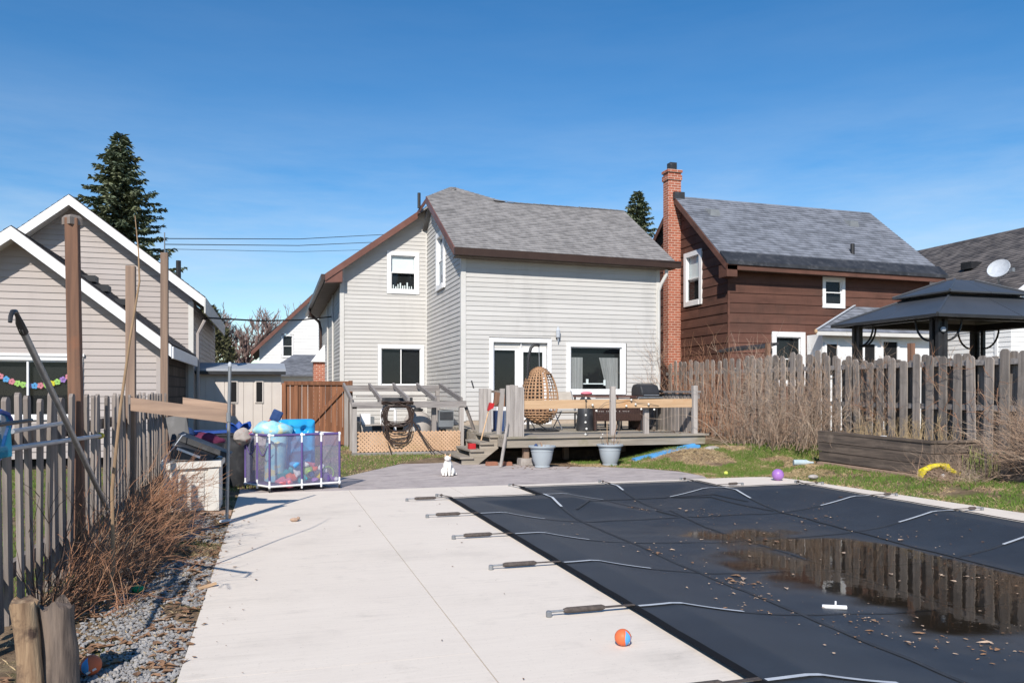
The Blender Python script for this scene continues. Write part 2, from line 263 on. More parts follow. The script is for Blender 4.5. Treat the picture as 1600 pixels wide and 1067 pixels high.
def grime(key, layers):
    """multiply stains, streaks or speckle over a material's colour: (scale xyz, lo, hi, darkest)"""
    t = M[key].node_tree; N = t.nodes; L = t.links; b = N['Principled BSDF']; out = b.inputs['Base Color'].links[0].from_socket
    tc = N.new('ShaderNodeTexCoord')
    for k, (sc, lo, hi, dk) in enumerate(layers):
        mp = N.new('ShaderNodeMapping'); mp.inputs['Scale'].default_value = sc; mp.inputs['Location'].default_value = (k*7.3, k*3.1, k*5.7); L.new(tc.outputs['Object'], mp.inputs['Vector'])
        nz = N.new('ShaderNodeTexNoise'); nz.inputs['Scale'].default_value = 1; nz.inputs['Detail'].default_value = 7; nz.inputs['Roughness'].default_value = .68; L.new(mp.outputs[0], nz.inputs['Vector'])
        mr = N.new('ShaderNodeMapRange'); mr.interpolation_type = 'SMOOTHSTEP'; mr.inputs['From Min'].default_value = lo; mr.inputs['From Max'].default_value = hi; mr.inputs['To Min'].default_value = 1; mr.inputs['To Max'].default_value = dk; L.new(nz.outputs['Fac'], mr.inputs['Value'])
        hs = N.new('ShaderNodeHueSaturation'); L.new(out, hs.inputs['Color']); L.new(mr.outputs[0], hs.inputs['Value']); out = hs.outputs[0]
    L.new(out, b.inputs['Base Color'])
grime('concrete', [((.7, .9, 1), .5, .72, .86), ((4, 5, 4), .55, .75, .88), ((70, 70, 70), .58, .7, .80), ((1.2, 26, 1), .52, .72, .92)])
grime('stamped', [((3, 5, 3), .45, .7, .72), ((18, 30, 18), .5, .7, .8)])
grime('siding', [((1.6, 1.6, .35), .5, .78, .86), ((9, 9, .8), .58, .8, .93)]); grime('siding_tan', [((1.6, 1.6, .35), .5, .78, .88)]); grime('siding_white', [((1.6, 1.6, .35), .5, .78, .9)])
grime('siding_brown', [((1.3, 1.3, 2.2), .45, .75, .72), ((14, 14, 3), .5, .75, .8)])
M['cover'].node_tree.nodes['Principled BSDF'].inputs['Sheen Weight'].default_value = .07; M['cover'].node_tree.nodes['Principled BSDF'].inputs['Sheen Roughness'].default_value = .35
grime('cover', [((.8, .8, 1), .42, .7, .62), ((30, 30, 30), .5, .7, .8)])

# ------------------------------------------------------------------ mesh building
WPOS = {}
class MB:
    def __init__(s): s.v = []; s.f = []; s.uv = {}
    def quad(s, a, b, c, d, uv=None):
        i = len(s.v); s.v += [tuple(a), tuple(b), tuple(c), tuple(d)]
        if uv: s.uv[len(s.f)] = uv
        s.f.append((i, i+1, i+2, i+3)); return s
    def poly(s, pts, uv=None):
        i = len(s.v); s.v += [tuple(p) for p in pts]
        if uv: s.uv[len(s.f)] = uv
        s.f.append(tuple(range(i, i+len(pts)))); return s
    def box(s, x0, y0, z0, x1, y1, z1):
        i = len(s.v)
        s.v += [(x0, y0, z0), (x1, y0, z0), (x1, y1, z0), (x0, y1, z0), (x0, y0, z1), (x1, y0, z1), (x1, y1, z1), (x0, y1, z1)]
        for q in ((0, 3, 2, 1), (4, 5, 6, 7), (0, 1, 5, 4), (1, 2, 6, 5), (2, 3, 7, 6), (3, 0, 4, 7)): s.f.append(tuple(i+k for k in q))
        return s
    def hexa(s, p):      # 8 points: bottom ring 0-3, top ring 4-7
        i = len(s.v); s.v += [tuple(q) for q in p]
        for q in ((0, 3, 2, 1), (4, 5, 6, 7), (0, 1, 5, 4), (1, 2, 6, 5), (2, 3, 7, 6), (3, 0, 4, 7)): s.f.append(tuple(i+k for k in q))
        return s
    def beam(s, a, b, w, h, up=(0, 0, 1)):
        a = Vector(a); b = Vector(b); d = (b-a).normalized(); u = Vector(up)
        if abs(d.dot(u)) > .98: u = Vector((0, 1, 0))
        r = d.cross(u).normalized()*w/2; t = r.cross(d).normalized()*h/2
        return s.hexa([a-r-t, a+r-t, b+r-t, b-r-t, a-r+t, a+r+t, b+r+t, b-r+t])
    def tube(s, pts, r, n=8, cap=True):
        pts = [Vector(p) for p in pts]; k = len(pts)
        if k < 2: return s
        rr = r if isinstance(r, (list, tuple)) else [r]*k
        i0 = len(s.v); t0 = (pts[1]-pts[0]).normalized()
        ref = Vector((0, 0, 1)) if abs(t0.z) < .9 else Vector((1, 0, 0)); nrm = t0.cross(ref).normalized()
        for j in range(k):
            t = (pts[min(j+1, k-1)]-pts[max(j-1, 0)])
            if t.length < 1e-9: t = t0
            t.normalize(); nrm = (nrm - t*nrm.dot(t))
            if nrm.length < 1e-6: nrm = t.orthogonal()
            nrm.normalize(); bn = t.cross(nrm)
            for q in range(n):
                an = 2*math.pi*q/n; p = pts[j]+(nrm*math.cos(an)+bn*math.sin(an))*rr[j]; s.v.append((p.x, p.y, p.z))
        for j in range(k-1):
            for q in range(n):
                a = i0+j*n+q; b = i0+j*n+(q+1) % n; s.f.append((a, b, b+n, a+n))
        if cap:
            s.f.append(tuple(i0+q for q in reversed(range(n)))); s.f.append(tuple(i0+(k-1)*n+q for q in range(n)))
        return s
    def lathe(s, c, prof, n=24):
        i0 = len(s.v)
        for r, z in prof:
            for q in range(n):
                a = 2*math.pi*q/n; s.v.append((c[0]+r*math.cos(a), c[1]+r*math.sin(a), c[2]+z))
        for j in range(len(prof)-1):
            for q in range(n):
                a = i0+j*n+q; b = i0+j*n+(q+1) % n; s.f.append((a, b, b+n, a+n))
        s.f.append(tuple(i0+q for q in reversed(range(n)))); s.f.append(tuple(i0+(len(prof)-1)*n+q for q in range(n)))
        return s
    def ball(s, c, r, n=16, m=10, sc=(1, 1, 1), rot=None):
        i0 = len(s.v)
        for j in range(m+1):
            th = math.pi*j/m
            for q in range(n):
                a = 2*math.pi*q/n; p = Vector((math.sin(th)*math.cos(a)*r*sc[0], math.sin(th)*math.sin(a)*r*sc[1], math.cos(th)*r*sc[2]))
                if rot: p = rot @ p
                s.v.append((c[0]+p.x, c[1]+p.y, c[2]+p.z))
        for j in range(m):
            for q in range(n):
                a = i0+j*n+q; b = i0+j*n+(q+1) % n; s.f.append((a, a+n, b+n, b))
        return s
    def extrude(s, pts, off):      # closed outline pts (3d) pushed by vector off
        off = Vector(off); k = len(pts); i = len(s.v)
        s.v += [tuple(p) for p in pts]+[tuple(Vector(p)+off) for p in pts]
        s.f.append(tuple(i+q for q in reversed(range(k)))); s.f.append(tuple(i+k+q for q in range(k)))
        for q in range(k): s.f.append((i+q, i+(q+1) % k, i+k+(q+1) % k, i+k+q))
        return s
    def mesh(s, name, smooth=False):
        me = bpy.data.meshes.new(name); me.from_pydata(s.v, [], s.f); me.validate(clean_customdata=False)
        if s.uv:
            ul = me.uv_layers.new(name='UVMap')
            for p in me.polygons:
                u = s.uv.get(p.index)
                if u:
                    for k, li in enumerate(p.loop_indices): ul.data[li].uv = u[k]
        if smooth:
            me.polygons.foreach_set('use_smooth', [True]*len(me.polygons))
            try: me.set_sharp_from_angle(angle=R(42))
            except Exception: pass
        return me
    def ob(s, name, mat, parent=None, loc=(0, 0, 0), smooth=False, **kw):
        me = s.mesh(name, smooth); return place(name, me, M[mat] if isinstance(mat, str) else mat, parent, loc, **kw)
def place(name, me, mat=None, parent=None, loc=(0, 0, 0), rot=None, label=None, cat=None, group=None, kind=None):
    if mat is not None and not me.materials: me.materials.append(mat)
    o = bpy.data.objects.new(name, me); COL.objects.link(o); o.location = loc
    if rot: o.rotation_euler = rot
    if parent:
        o.parent = parent; o.matrix_parent_inverse = Matrix.Translation(-Vector(WPOS.get(parent.name, (0, 0, 0))))
    WPOS[o.name] = tuple(loc)
    tag(o, label, cat, group, kind); return o
def tag(o, label=None, cat=None, group=None, kind=None):
    if label: o['label'] = label
    if cat: o['category'] = cat
    if group: o['group'] = group
    if kind: o['kind'] = kind
    return o
def thing(name, label, cat, loc, group=None):
    o = bpy.data.objects.new(name, None); COL.objects.link(o); o.location = loc; o.empty_display_size = .1; WPOS[o.name] = tuple(loc)
    return tag(o, label, cat, group)
def structure(o): o['kind'] = 'structure'; return o
def ss(t): t = max(0., min(1., t)); return t*t*(3-2*t)
def rnd(a, b): return random.uniform(a, b)

# wall planes: P(u, d, z), d = outward
def front(y): return lambda u, d, z: (u, y-d, z)
def left(x): return lambda u, d, z: (x-d, u, z)
def right(x): return lambda u, d, z: (x+d, u, z)
def pbox(m, P, u0, u1, d0, d1, z0, z1):
    return m.hexa([P(u0, d1, z0), P(u1, d1, z0), P(u1, d0, z0), P(u0, d0, z0), P(u0, d1, z1), P(u1, d1, z1), P(u1, d0, z1), P(u0, d0, z1)])
def siding(parent, P, u0, u1, z0, z1, pitch, mat, clip=None, holes=(), proud=.014):
    z = z0
    while z < z1-.004:
        zt = min(z+pitch, z1)
        ca = clip(z) if clip else (u0, u1); cb = clip(zt) if clip else (u0, u1)
        if ca[1]-ca[0] > .03:
            if cb[1]-cb[0] < .01: cb = ((ca[0]+ca[1])/2-.005, (ca[0]+ca[1])/2+.005)
            hs = [h for h in holes if h[2] < zt-.002 and h[3] > z+.002]
            br = sorted(set([ca[0], ca[1]]+[min(max(h[k], ca[0]), ca[1]) for h in hs for k in (0, 1)]))
            for s, e in zip(br, br[1:]):
                if e-s < .005: continue
                mid = (s+e)/2; cov = [h for h in hs if h[0] <= mid <= h[1]]
                rng = [(z, zt)]
                for h in cov:
                    nr = []
                    for a, b in rng:
                        if h[2] > a: nr.append((a, min(b, h[2])))
                        if h[3] < b: nr.append((max(a, h[3]), b))
                    rng = [q for q in nr if q[1]-q[0] > .003]
                for a, b in rng:
                    s1 = cb[0] if s == ca[0] and a == z else s; e1 = cb[1] if e == ca[1] and a == z else e
                    if s1 > e1: s1 = e1 = (s1+e1)/2
                    pa = .003+proud*(1-(a-z)/pitch); pb = .003+proud*(1-(b-z)/pitch)
                    if e-s > 3.2 and s1 == s and e1 == e and b-a > pitch*.9:
                        cut = s+(e-s)*rnd(.2, .8)
                        MB().hexa([P(s, pa, a), P(cut, pa, a), P(cut, -.01, a), P(s, -.01, a), P(s, pb, b), P(cut, pb, b), P(cut, -.01, b), P(s, -.01, b)]).ob('siding_board', mat, parent)
                        pa += .0025; pb += .0025; s = s1 = cut-.02
                    MB().hexa([P(s, pa, a), P(e, pa, a), P(e, -.01, a), P(s, -.01, a), P(s1, pb, b), P(e1, pb, b), P(e1, -.01, b), P(s1, -.01, b)]).ob('siding_board', mat, parent)
        z += pitch
def window(parent, P, u0, u1, z0, z1, cw=.09, sash='double', mat='white', glass='glass', depth=.09, blind=None, cproud=.035):
    """casing ring, sash bars, panes; opening (inside the casing) is u0..u1, z0..z1"""
    c = MB()
    pbox(c, P, u0-cw, u0, -.02, cproud, z0-cw, z1+cw); pbox(c, P, u1, u1+cw, -.02, cproud, z0-cw, z1+cw)
    pbox(c, P, u0, u1, -.02, cproud-.002, z1, z1+cw); pbox(c, P, u0, u1, -.02, cproud+.012, z0-cw, z0)
    w = c.ob('window', mat, parent)
    s = MB(); t = .028
    def ring(a, b, z_0, z_1, d0, d1):
        pbox(s, P, a, a+t, d0, d1, z_0, z_1); pbox(s, P, b-t, b, d0, d1, z_0, z_1); pbox(s, P, a+t, b-t, d0, d1-.002, z_1-t, z_1); pbox(s, P, a+t, b-t, d0, d1-.002, z_0, z_0+t)
    um, zm = (u0+u1)/2, (z0+z1)/2; panes = []
    if sash == 'double': ring(u0, u1, zm-.012, z1, -.055, -.02); ring(u0, u1, z0, zm+.016, -.025, .005); panes = [(u0, u1, zm, z1, -.04), (u0, u1, z0, zm, -.012)]
    elif sash == 'slide': ring(u0, um+.014, z0, z1, -.055, -.022); ring(um-.016, u1, z0, z1, -.025, .003); panes = [(u0, um, z0, z1, -.04), (um, u1, z0, z1, -.012)]
    else: ring(u0, u1, z0, z1, -.05, -.01); panes = [(u0, u1, z0, z1, -.03)]
    s.ob('sash', mat, w)
    for a, b, q0, q1, d in panes:
        MB().quad(P(a+t-.003, d, q0+t-.003), P(b-t+.003, d, q0+t-.003), P(b-t+.003, d, q1-t+.003), P(a+t-.003, d, q1-t+.003)).ob('pane', glass, w)
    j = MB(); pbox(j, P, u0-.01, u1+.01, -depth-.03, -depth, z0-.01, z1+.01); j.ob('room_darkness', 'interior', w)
    if blind:
        pbox(bm_ := MB(), P, u0+.03, u1-.03, -depth+.004, -depth+.018, z0+(z1-z0)*(1-blind), z1-.02); bm_.ob('blind', 'white', w)
    return w
def shingled(parent, name, e0, e1, r1, r0, mat, row=.14, thick=.05, proud=.012):
    """e0,e1 eave ends; r1,r0 ridge ends; stepped shingle courses as real strips"""
    e0, e1, r0, r1 = map(Vector, (e0, e1, r0, r1)); m = MB()
    n_ = (e1-e0).cross(r0-e0).normalized(); n_ = n_ if n_.z > 0 else -n_
    ud = (e1-e0).normalized(); sl = max(((r0-e0)-ud*(r0-e0).dot(ud)).length, .01); rows = max(1, int(round(sl/row)))
    U = lambda p: (p-e0).dot(ud)
    for k in range(rows):
        a, b = k/rows, (k+1)/rows
        p0, p1 = e0.lerp(r0, a), e1.lerp(r1, a); q0, q1 = e0.lerp(r0, b), e1.lerp(r1, b)
        lo = n_*proud; hi = n_*.002; va, vb = k*row, (k+1)*row
        m.quad(p0+lo, p1+lo, q1+hi, q0+hi, uv=[(U(p0), va+.006), (U(p1), va+.006), (U(q1), vb-.001), (U(q0), vb-.001)])
        m.quad(p0, p1, p1+lo, p0+lo, uv=[(U(p0), va), (U(p1), va), (U(p1), va+.001), (U(p0), va+.001)])
    d = n_*thick
    m.poly([e0-d, r0-d, r1-d, e1-d]); m.quad(e0, e0-d, e1-d, e1); m.quad(r0, r0-d, e0-d, e0); m.quad(e1, e1-d, r1-d, r1); m.quad(r1, r1-d, r0-d, r0)
    return m.ob(name, mat, parent)
# ------------------------------------------------------------------ ground, slabs
def gz(x, y):
    z = -.015
    a = .26*ss((y-11.1)/2.1)*ss((x-5.9)/1.5); b = .09*ss((x-7.75)/1.1)*ss((y-3)/2)
    z += max(a, b); z += .05*ss((y-13.5)/2.5)*ss((4.2-x)/1.5)
    z += .018*noise.noise(Vector((x*1.7, y*1.7, 0)))*ss((abs(x-3.5)-3.7)/.5+ss((y-10.8)/.5))
    return z
def lin(a, b, n): return [a+(b-a)*i/n for i in range(n+1)]
gxs = [-600, -250, -110, -60, -35, -22, -15]+lin(-11, 21, 150)+[24, 28, 36, 50, 80, 150, 300, 650]
gys = [-300, -100, -40, -20, -12]+lin(-6, 24, 140)+[26, 29, 34, 42, 55, 80, 130, 250, 500, 1200]
m = MB()
for y in gys:
    for x in gxs:
        z = gz(x, y)
        if -.15 < x < 7.1 and y < 10.4: z = -1.2
        m.v.append((x, y, z))
W_ = len(gxs)
for j in range(len(gys)-1):
    for i in range(W_-1): a = j*W_+i; m.f.append((a, a+1, a+1+W_, a+W_))
ground = structure(m.ob('ground', 'ground', smooth=True))
# pool deck: poured panels with open joints
deckroot = structure(MB().box(-.36, -3.9, -.16, 2.0, 10.6, -.115).ob('pool_deck', 'soil'))
def slab(pts, top=0., th=.11, jog=0):
    m = MB(); m.extrude([(x, y, top-th) for x, y in pts], (0, 0, th)); return m.ob('concrete_panel', 'concrete', deckroot)
slab([(-.41, -4), (.965, -4), (.965, 3.84), (-.41, 3.84)]); slab([(-.41, 3.843), (.965, 3.843), (.965, 10.67), (-.41, 10.74)])
slab([(.971, -4), (2.32, -4), (2.32, 10.64), (.971, 10.67)])
slab([(2.326, 9.12), (3.5, 9.12), (3.5, 10.62), (2.326, 10.64)]); slab([(3.506, 9.97), (5.55, 9.97), (5.55, 10.57), (3.506, 10.62)])
slab([(5.556, 9.12), (7.52, 9.12), (7.47, 9.9), (7.38, 10.32), (7.2, 10.5), (6.95, 10.55), (5.556, 10.57)])
slab([(6.84, -4), (8.3, -4), (8.1, 2), (7.75, 6.2), (7.53, 9.113), (6.84, 9.113)])
pat = [(-.4, 10.75), (.97, 10.68), (2.32, 10.65), (5.55, 10.58), (6.25, 10.56), (6.4, 10.9), (6.38, 11.7), (6.05, 12.25), (5.55, 12.7), (4.9, 13.0), (4.3, 13.3), (3.95, 14.6), (3.5, 15.25), (2.95, 15.15), (2.4, 14.6), (1.75, 13.55), (1.05, 12.4), (.5, 11.6), (.1, 11.3), (-.42, 11.2)]
structure(MB().extrude([(x, y, -.1) for x, y in pat], (0, 0, .097)).ob('stamped_patio', 'stamped'))

# ------------------------------------------------------------------ pool cover
XS = [3.25, 4.5, 5.8]; YS = [9.38, 8.1, 6.85, 5.6, 4.33, 3.05, 1.8]
def pool_d(x, y):       # distance inside the pool opening
    d = min(x-2.36, 6.80-x, 9.08-y)
    if y > 8.5: d = max(d, min(x-3.54, 5.51-x, 9.93-y))
    return d
def cover_z(x, y):
    d = pool_d(x, y); z = .014
    if d > 0:
        z -= .17*math.tanh(d/.75) + .055*math.exp(-((x-5.0)/1.5)**2-((y-5.3)/2.1)**2)*ss(d/.9)
        ds = min([abs(x-q) for q in XS]+[abs(y-q) for q in YS]); z += (.006*math.exp(-(ds/.13)**2))*ss(d/.8)
        z += .017*noise.noise(Vector((x*1.0, y*1.15, 4)))*ss((d-.5)/.7)+.008*noise.noise(Vector((x*3.0, y*3.4, 7)))*ss((d-.4)/.6)+.004*noise.noise(Vector((x*6, y*6, 1)))*ss((d-.5)/.6)
    else: z += .004*noise.noise(Vector((x*3, y*3, 9)))
    return z
cov = thing('pool_cover', 'navy mesh safety cover stretched over the swimming pool', 'pool cover', (4.6, 5, 0))
def gridpatch(m, xs, ys):
    i0 = len(m.v); n = len(xs)
    for y in ys:
        for x in xs: m.v.append((x, y, cover_z(x, y)))
    for j in range(len(ys)-1):
        for i in range(n-1): a = i0+j*n+i; m.f.append((a, a+1, a+1+n, a+n))
m = MB(); gridpatch(m, lin(2.06, 7.1, 126), lin(-2.5, 9.42, 290)); gridpatch(m, lin(3.2, 5.86, 44), lin(9.42, 10.22, 14))
m.ob('cover_fabric', 'cover', cov, smooth=True)
def ribbon(pts, w, mat, name, lift=.006, wavy=0):
    m = MB(); P = [Vector((x, y, cover_z(x, y)+lift)) for x, y in pts]
    for i in range(len(P)-1):
        d = (P[i+1]-P[i]); r = Vector((d.y, -d.x, 0)).normalized()*w/2
        if i == 0: r0 = r
        m.quad(P[i]-r0, P[i]+r0, P[i+1]+r, P[i+1]-r); r0 = r
    return m.ob(name, mat, cov)
edge = [(2.06, -2.4), (2.06, 9.42), (3.2, 9.42), (3.2, 10.22), (5.86, 10.22), (5.86, 9.42), (7.1, 9.42), (7.1, -2.4)]
for a, b in zip(edge, edge[1:]):
    n = max(2, int(math.dist(a, b)/.1)); ribbon([(a[0]+(b[0]-a[0])*i/n, a[1]+(b[1]-a[1])*i/n) for i in range(n+1)], .055, 'cover_edge', 'binding_strip', .009)
for y in YS:
    ribbon([(x, y) for x in lin(2.06, 7.1, 60)], .032, 'strap_dark', 'webbing_strap', .003)
    if y < 9:
        ribbon([(x, y) for x in lin(2.1, 2.1+.72, 10)], .03, 'strap', 'webbing_strap', .009); ribbon([(x, y) for x in lin(7.06-.72, 7.06, 10)], .03, 'strap', 'webbing_strap', .009)
    else: ribbon([(x, y) for x in lin(3.24, 4.05, 10)], .03, 'strap', 'webbing_strap', .009); ribbon([(x, y) for x in lin(5.0, 5.8, 10)], .03, 'strap', 'webbing_strap', .009)
for x in XS:
    top = 10.22
    ribbon([(x, y) for y in lin(-2.4, top, 120)], .032, 'strap_dark', 'webbing_strap', .006)
    ribbon([(x, y) for y in (lin(8.75, 9.4, 8) if x != 4.5 else lin(9.75, 10.15, 6))], .03, 'strap', 'webbing_strap', .012)
for (a, b, c) in (((3.4, 8.65), (4.1, 9.38), 1), ((5.7, 8.65), (5.0, 9.38), 1), ((4.05, 9.35), (4.45, 8.15), 0), ((5.0, 9.35), (5.75, 8.2), 0)):
    ribbon([(a[0]+(b[0]-a[0])*i/12, a[1]+(b[1]-a[1])*i/12) for i in range(13)], .03, 'strap_dark', 'webbing_strap', .008)
def spring(x, y, dx, dy, ln=.52):
    d = Vector((dx, dy, 0)).normalized(); a = Vector((x, y, .03)); b = a+d*ln
    MB().beam(a-d*.02, a+d*.2, .028, .005).ob('tether_strap', 'sleeve', cov)
    k = MB(); p0 = a+d*.17; p1 = a+d*(ln-.09); k.tube([p0, p0+d*.02, p1-d*.02, p1], [.009, .0175, .0175, .011], 10); k.ob('spring_sleeve', 'sleeve', cov, smooth=True)
    k = MB(); k.tube([p1, b], .007, 6); k.lathe((b.x, b.y, 0), [(.018, .002), (.018, .03), (.012, .036), (.0, .037)], 10); k.ob('anchor_bolt', 'steel', cov)
for y in YS[1:]: spring(2.05, y, -1, 0); spring(7.1, y, 1, 0, .36)
spring(2.05, 9.38, -1, .02); spring(2.06, 9.42, -.35, .9, .30); spring(3.2, 10.2, -.25, 1, .30)
spring(4.5, 10.22, -.05, 1, .30); spring(5.8, 10.22, -.1, 1, .28); spring(5.86, 9.6, .95, .15, .42); spring(7.08, 9.42, .3, 1, .28); spring(7.1, 9.38, 1, .1, .30)
WZ = -.173; silt_cover(M['cover'], WZ)
m = MB(); gx = lin(2.75, 6.6, 110); gy = lin(2.6, 9.0, 180)
m.v = [(x, y, WZ) for y in gy for x in gx]; dep = [WZ-cover_z(x, y) for y in gy for x in gx]; wn = len(gx)
for j in range(len(gy)-1):
    for i in range(wn-1):
        a = j*wn+i; q = (a, a+1, a+1+wn, a+wn)
        if max(dep[k] for k in q) > -.004: m.f.append(q)
pud = structure(m.ob('puddle', 'water')); at_ = pud.data.attributes.new('depth', 'FLOAT', 'POINT'); at_.data.foreach_set('value', dep)

# ------------------------------------------------------------------ main house
H = thing('grey_house', 'two storey light grey sided house with brown eaves behind the wooden deck', 'house', (5.7, 20.5, 0))
YF, YL, XS0, XR = 18.43, 22.87, 4.32, 9.5
wallF = MB().box(XS0+.1, YF+.2, 0, XR-.1, YF+.26, 4.5).ob('wall', 'interior', H)
door_h = (5.06, 6.5, .56, 2.55); pic_h = (7.05, 8.5, 1.32, 2.44)
siding(wallF, front(YF), XS0, XR, .62, 4.56, .114, 'siding', holes=[(4.99, 6.57, .4, 2.62), (6.97, 8.6, 1.23, 2.53)])
MB().box(XS0+.01, YF-.004, -.05, XR-.01, YF+.1, .62).ob('foundation', 'foundation', H)
t = MB(); t.box(XS0-.02, YF-.028, .6, XS0+.09, YF+.02, 4.55); t.box(XS0-.028, YF-.02, .6, XS0+.02, YF+.09, 4.55); t.ob('corner_trim', 'trim', H)
t = MB(); t.box(XR-.08, YF-.028, .6, XR+.02, YF+.06, 4.5); t.ob('corner_trim', 'trim', H)
MB().box(XR-.06, YF+.02, 0, XR, 24.8, 4.6).ob('wall', 'siding', H)
# side wall facing left
sw = MB().poly([(XS0+.14, YF+.1, 0), (XS0+.14, YL, 0), (XS0+.14, YL, 6.6), (XS0+.14, 21.5, 6.5), (XS0+.14, YF+.1, 4.6)]).ob('wall', 'interior', H)
siding(sw, left(XS0), YF, YL, .5, 6.6, .114, 'siding', clip=lambda z: (YF if z < 4.62 else YF+(z-4.62)/.56, YL), holes=[(20.27, 21.36, 4.0, 5.6)])
# left wing gable wall facing us and its far side
lw = MB().poly([(1.9, YL+.13, 0), (4.4, YL+.13, 0), (4.4, YL+.13, 6.55), (1.9, YL+.13, 4.75)]).ob('wall', 'interior', H)
siding(lw, front(YL), 1.86, XS0, .3, 6.62, .114, 'siding', clip=lambda z: (1.86 if z < 4.82 else 1.86+(z-4.82)/.73, XS0), holes=[(3.14, 4.09, 4.13, 5.35), (2.88, 4.24, 1.40, 2.63)])
t = MB(); t.box(1.82, YL-.03, .3, 1.94, YL+.02, 4.8); t.box(1.83, YL-.02, .3, 1.87, YL+.1, 4.8); t.ob('corner_trim', 'trim', H)
MB().box(XS0-.05, YL-.022, .3, XS0-.003, YL-.002, 6.5).ob('corner_trim', 'trim', H)
ll = MB().box(1.9, YL+.06, 0, 1.97, 34, 4.7).ob('wall', 'interior', H)
siding(ll, left(1.86), YL+.09, 34, .3, 4.75, .114, 'siding')
for yy in (25.6, 28.0): MB().box(1.80, yy, 1.2, 1.845, yy+.12, 4.6).ob('downpipe', 'trim', H)
# openings
fp = front(YF)
d = MB()
for a, b, c, e in ((4.99, 5.09, .5, 2.6), (6.47, 6.57, .5, 2.6)): pbox(d, fp, a, b, -.03, .035, c, e)
pbox(d, fp, 5.09, 6.47, -.03, .033, 2.50, 2.6); pbox(d, fp, 5.09, 6.47, -.09, .05, .5, .56); dr = d.ob('patio_door', 'white', H)
d = MB(); pbox(d, fp, 5.09, 6.47, -.10, -.055, 2.36, 2.5); d.ob('head_frame', 'trim', dr)
for (a, b, dd) in ((5.1, 5.80, -.06), (5.76, 6.46, -.035)):
    d = MB(); w_ = .1
    pbox(d, fp, a, a+(.04 if a < 5.5 else w_), dd-.03, dd, .56, 2.37); pbox(d, fp, b-w_-(.04 if a < 5.5 else 0), b, dd-.03, dd, .56, 2.37); pbox(d, fp, a+.03, b-.09, dd-.03, dd-.002, 2.27 if a > 5.5 else 2.31, 2.37); pbox(d, fp, a+.03, b-.09, dd-.03, dd-.002, .56, .7)
    s_ = d.ob('door_panel', 'white', dr); MB().quad(fp(a+.03, dd-.016, .68), fp(b-.08, dd-.016, .68), fp(b-.08, dd-.016, 2.33), fp(a+.03, dd-.016, 2.33)).ob('pane', 'glass', dr)
d = MB(); pbox(d, fp, 5.79, 5.81, -.05, -.012, .56, 2.5); d.ob('mullion', 'white', dr)
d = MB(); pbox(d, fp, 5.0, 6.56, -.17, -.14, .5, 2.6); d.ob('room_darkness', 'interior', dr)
pw = window(H, fp, 7.07, 8.46, 1.34, 2.42, cw=.105, sash='fixed', depth=.14)
for (a0, a1, b0, b1, n) in ((7.1, 7.44, 7.1, 7.44, 9), (7.88, 8.40, 8.08, 8.40, 13)):
    c = MB(); prev = None
    for k in range(n*4+1):
        f_ = k/(n*4); dd = -.085+.014*math.sin(k*math.pi/2+.6*math.sin(k))
        top = fp(a0+(a1-a0)*f_, dd, 2.16); bot = fp(b0+(b1-b0)*f_, dd, 1.36)
        if prev: c.quad(prev[1], bot, top, prev[0])
        prev = (top, bot)
    c.ob('curtain', 'curtain', pw, smooth=True)
c = MB(); pbox(c, fp, 7.45, 8.02, -.1, -.06, 1.49, 1.515); pbox(c, fp, 7.53, 7.585, -.095, -.065, 1.515, 1.62); pbox(c, fp, 8.0, 8.05, -.095, -.065, 1.46, 1.6); c.ob('window_shelf', 'white', pw)
lp = front(YL)
w1 = window(H, lp, 3.26, 3.97, 4.24, 5.23, cw=.115, sash='double', blind=.5)
c = MB()
for k in range(9): pbox(c, lp, 3.33+k*.066, 3.35+k*.066+rnd(0, .02), -.07, -.05, 4.27, 4.27+rnd(.06, .2))
c.ob('bottle_row', 'white', w1)
window(H, lp, 2.985, 4.13, 1.5, 2.55, cw=.1, sash='slide')
sw_ = window(H, left(XS0), 20.42, 21.2, 4.16, 5.44, cw=.14, sash='double', cproud=.06)
# roofs: front block (ridge along X), left wing (ridge along Y), joined by a short hip patch
EY, EZ, RY, RZ, RX0, RX1 = 18.15, 4.62, 21.68, 6.69, 4.08, 9.82
roof = shingled(H, 'roof', (RX0, EY, EZ+.06), (RX1, EY, EZ+.0), (10.02, RY, RZ), (RX0, RY, RZ), 'shingle')
shingled(H, 'roof_hip', (RX0, RY-.004, RZ+.002), (6.35, RY-.004, RZ+.002), (5.14, 22.95, 7.34), (5.04, 22.95, 7.34), 'shingle')
shingled(H, 'roof', (10.0, 25.4, 4.6), (RX0+.1, 25.4, 4.6), (RX0+.1, RY+.004, RZ), (10.0, RY+.004, RZ), 'shingle')
shingled(H, 'roof', (1.42, 34.2, 4.56), (1.42, YL-.32, 4.56), (5.1, YL-.32, 7.245), (5.1, 34.2, 7.245), 'shingle')
shingled(H, 'roof', (8.8, 23.0, 4.56), (8.8, 34.2, 4.56), (5.1, 34.2, 7.245), (5.1, 23.0, 7.245), 'shingle')
cap = MB()
for k in range(20):
    x = 6.0+k*.2; z = RZ+.012+.03*math.exp(-((x-6.0)/.5)**2)+rnd(0, .01); cap.hexa([(x, RY-.09, z-.04), (x+.22, RY-.09, z-.046), (x+.22, RY+.05, z-.01), (x, RY+.05, z), (x, RY-.085, z-.025), (x+.22, RY-.085, z-.035), (x+.22, RY+.05, z+.008), (x, RY+.05, z+.018)])
cap.ob('ridge_cap', 'shingle', H)
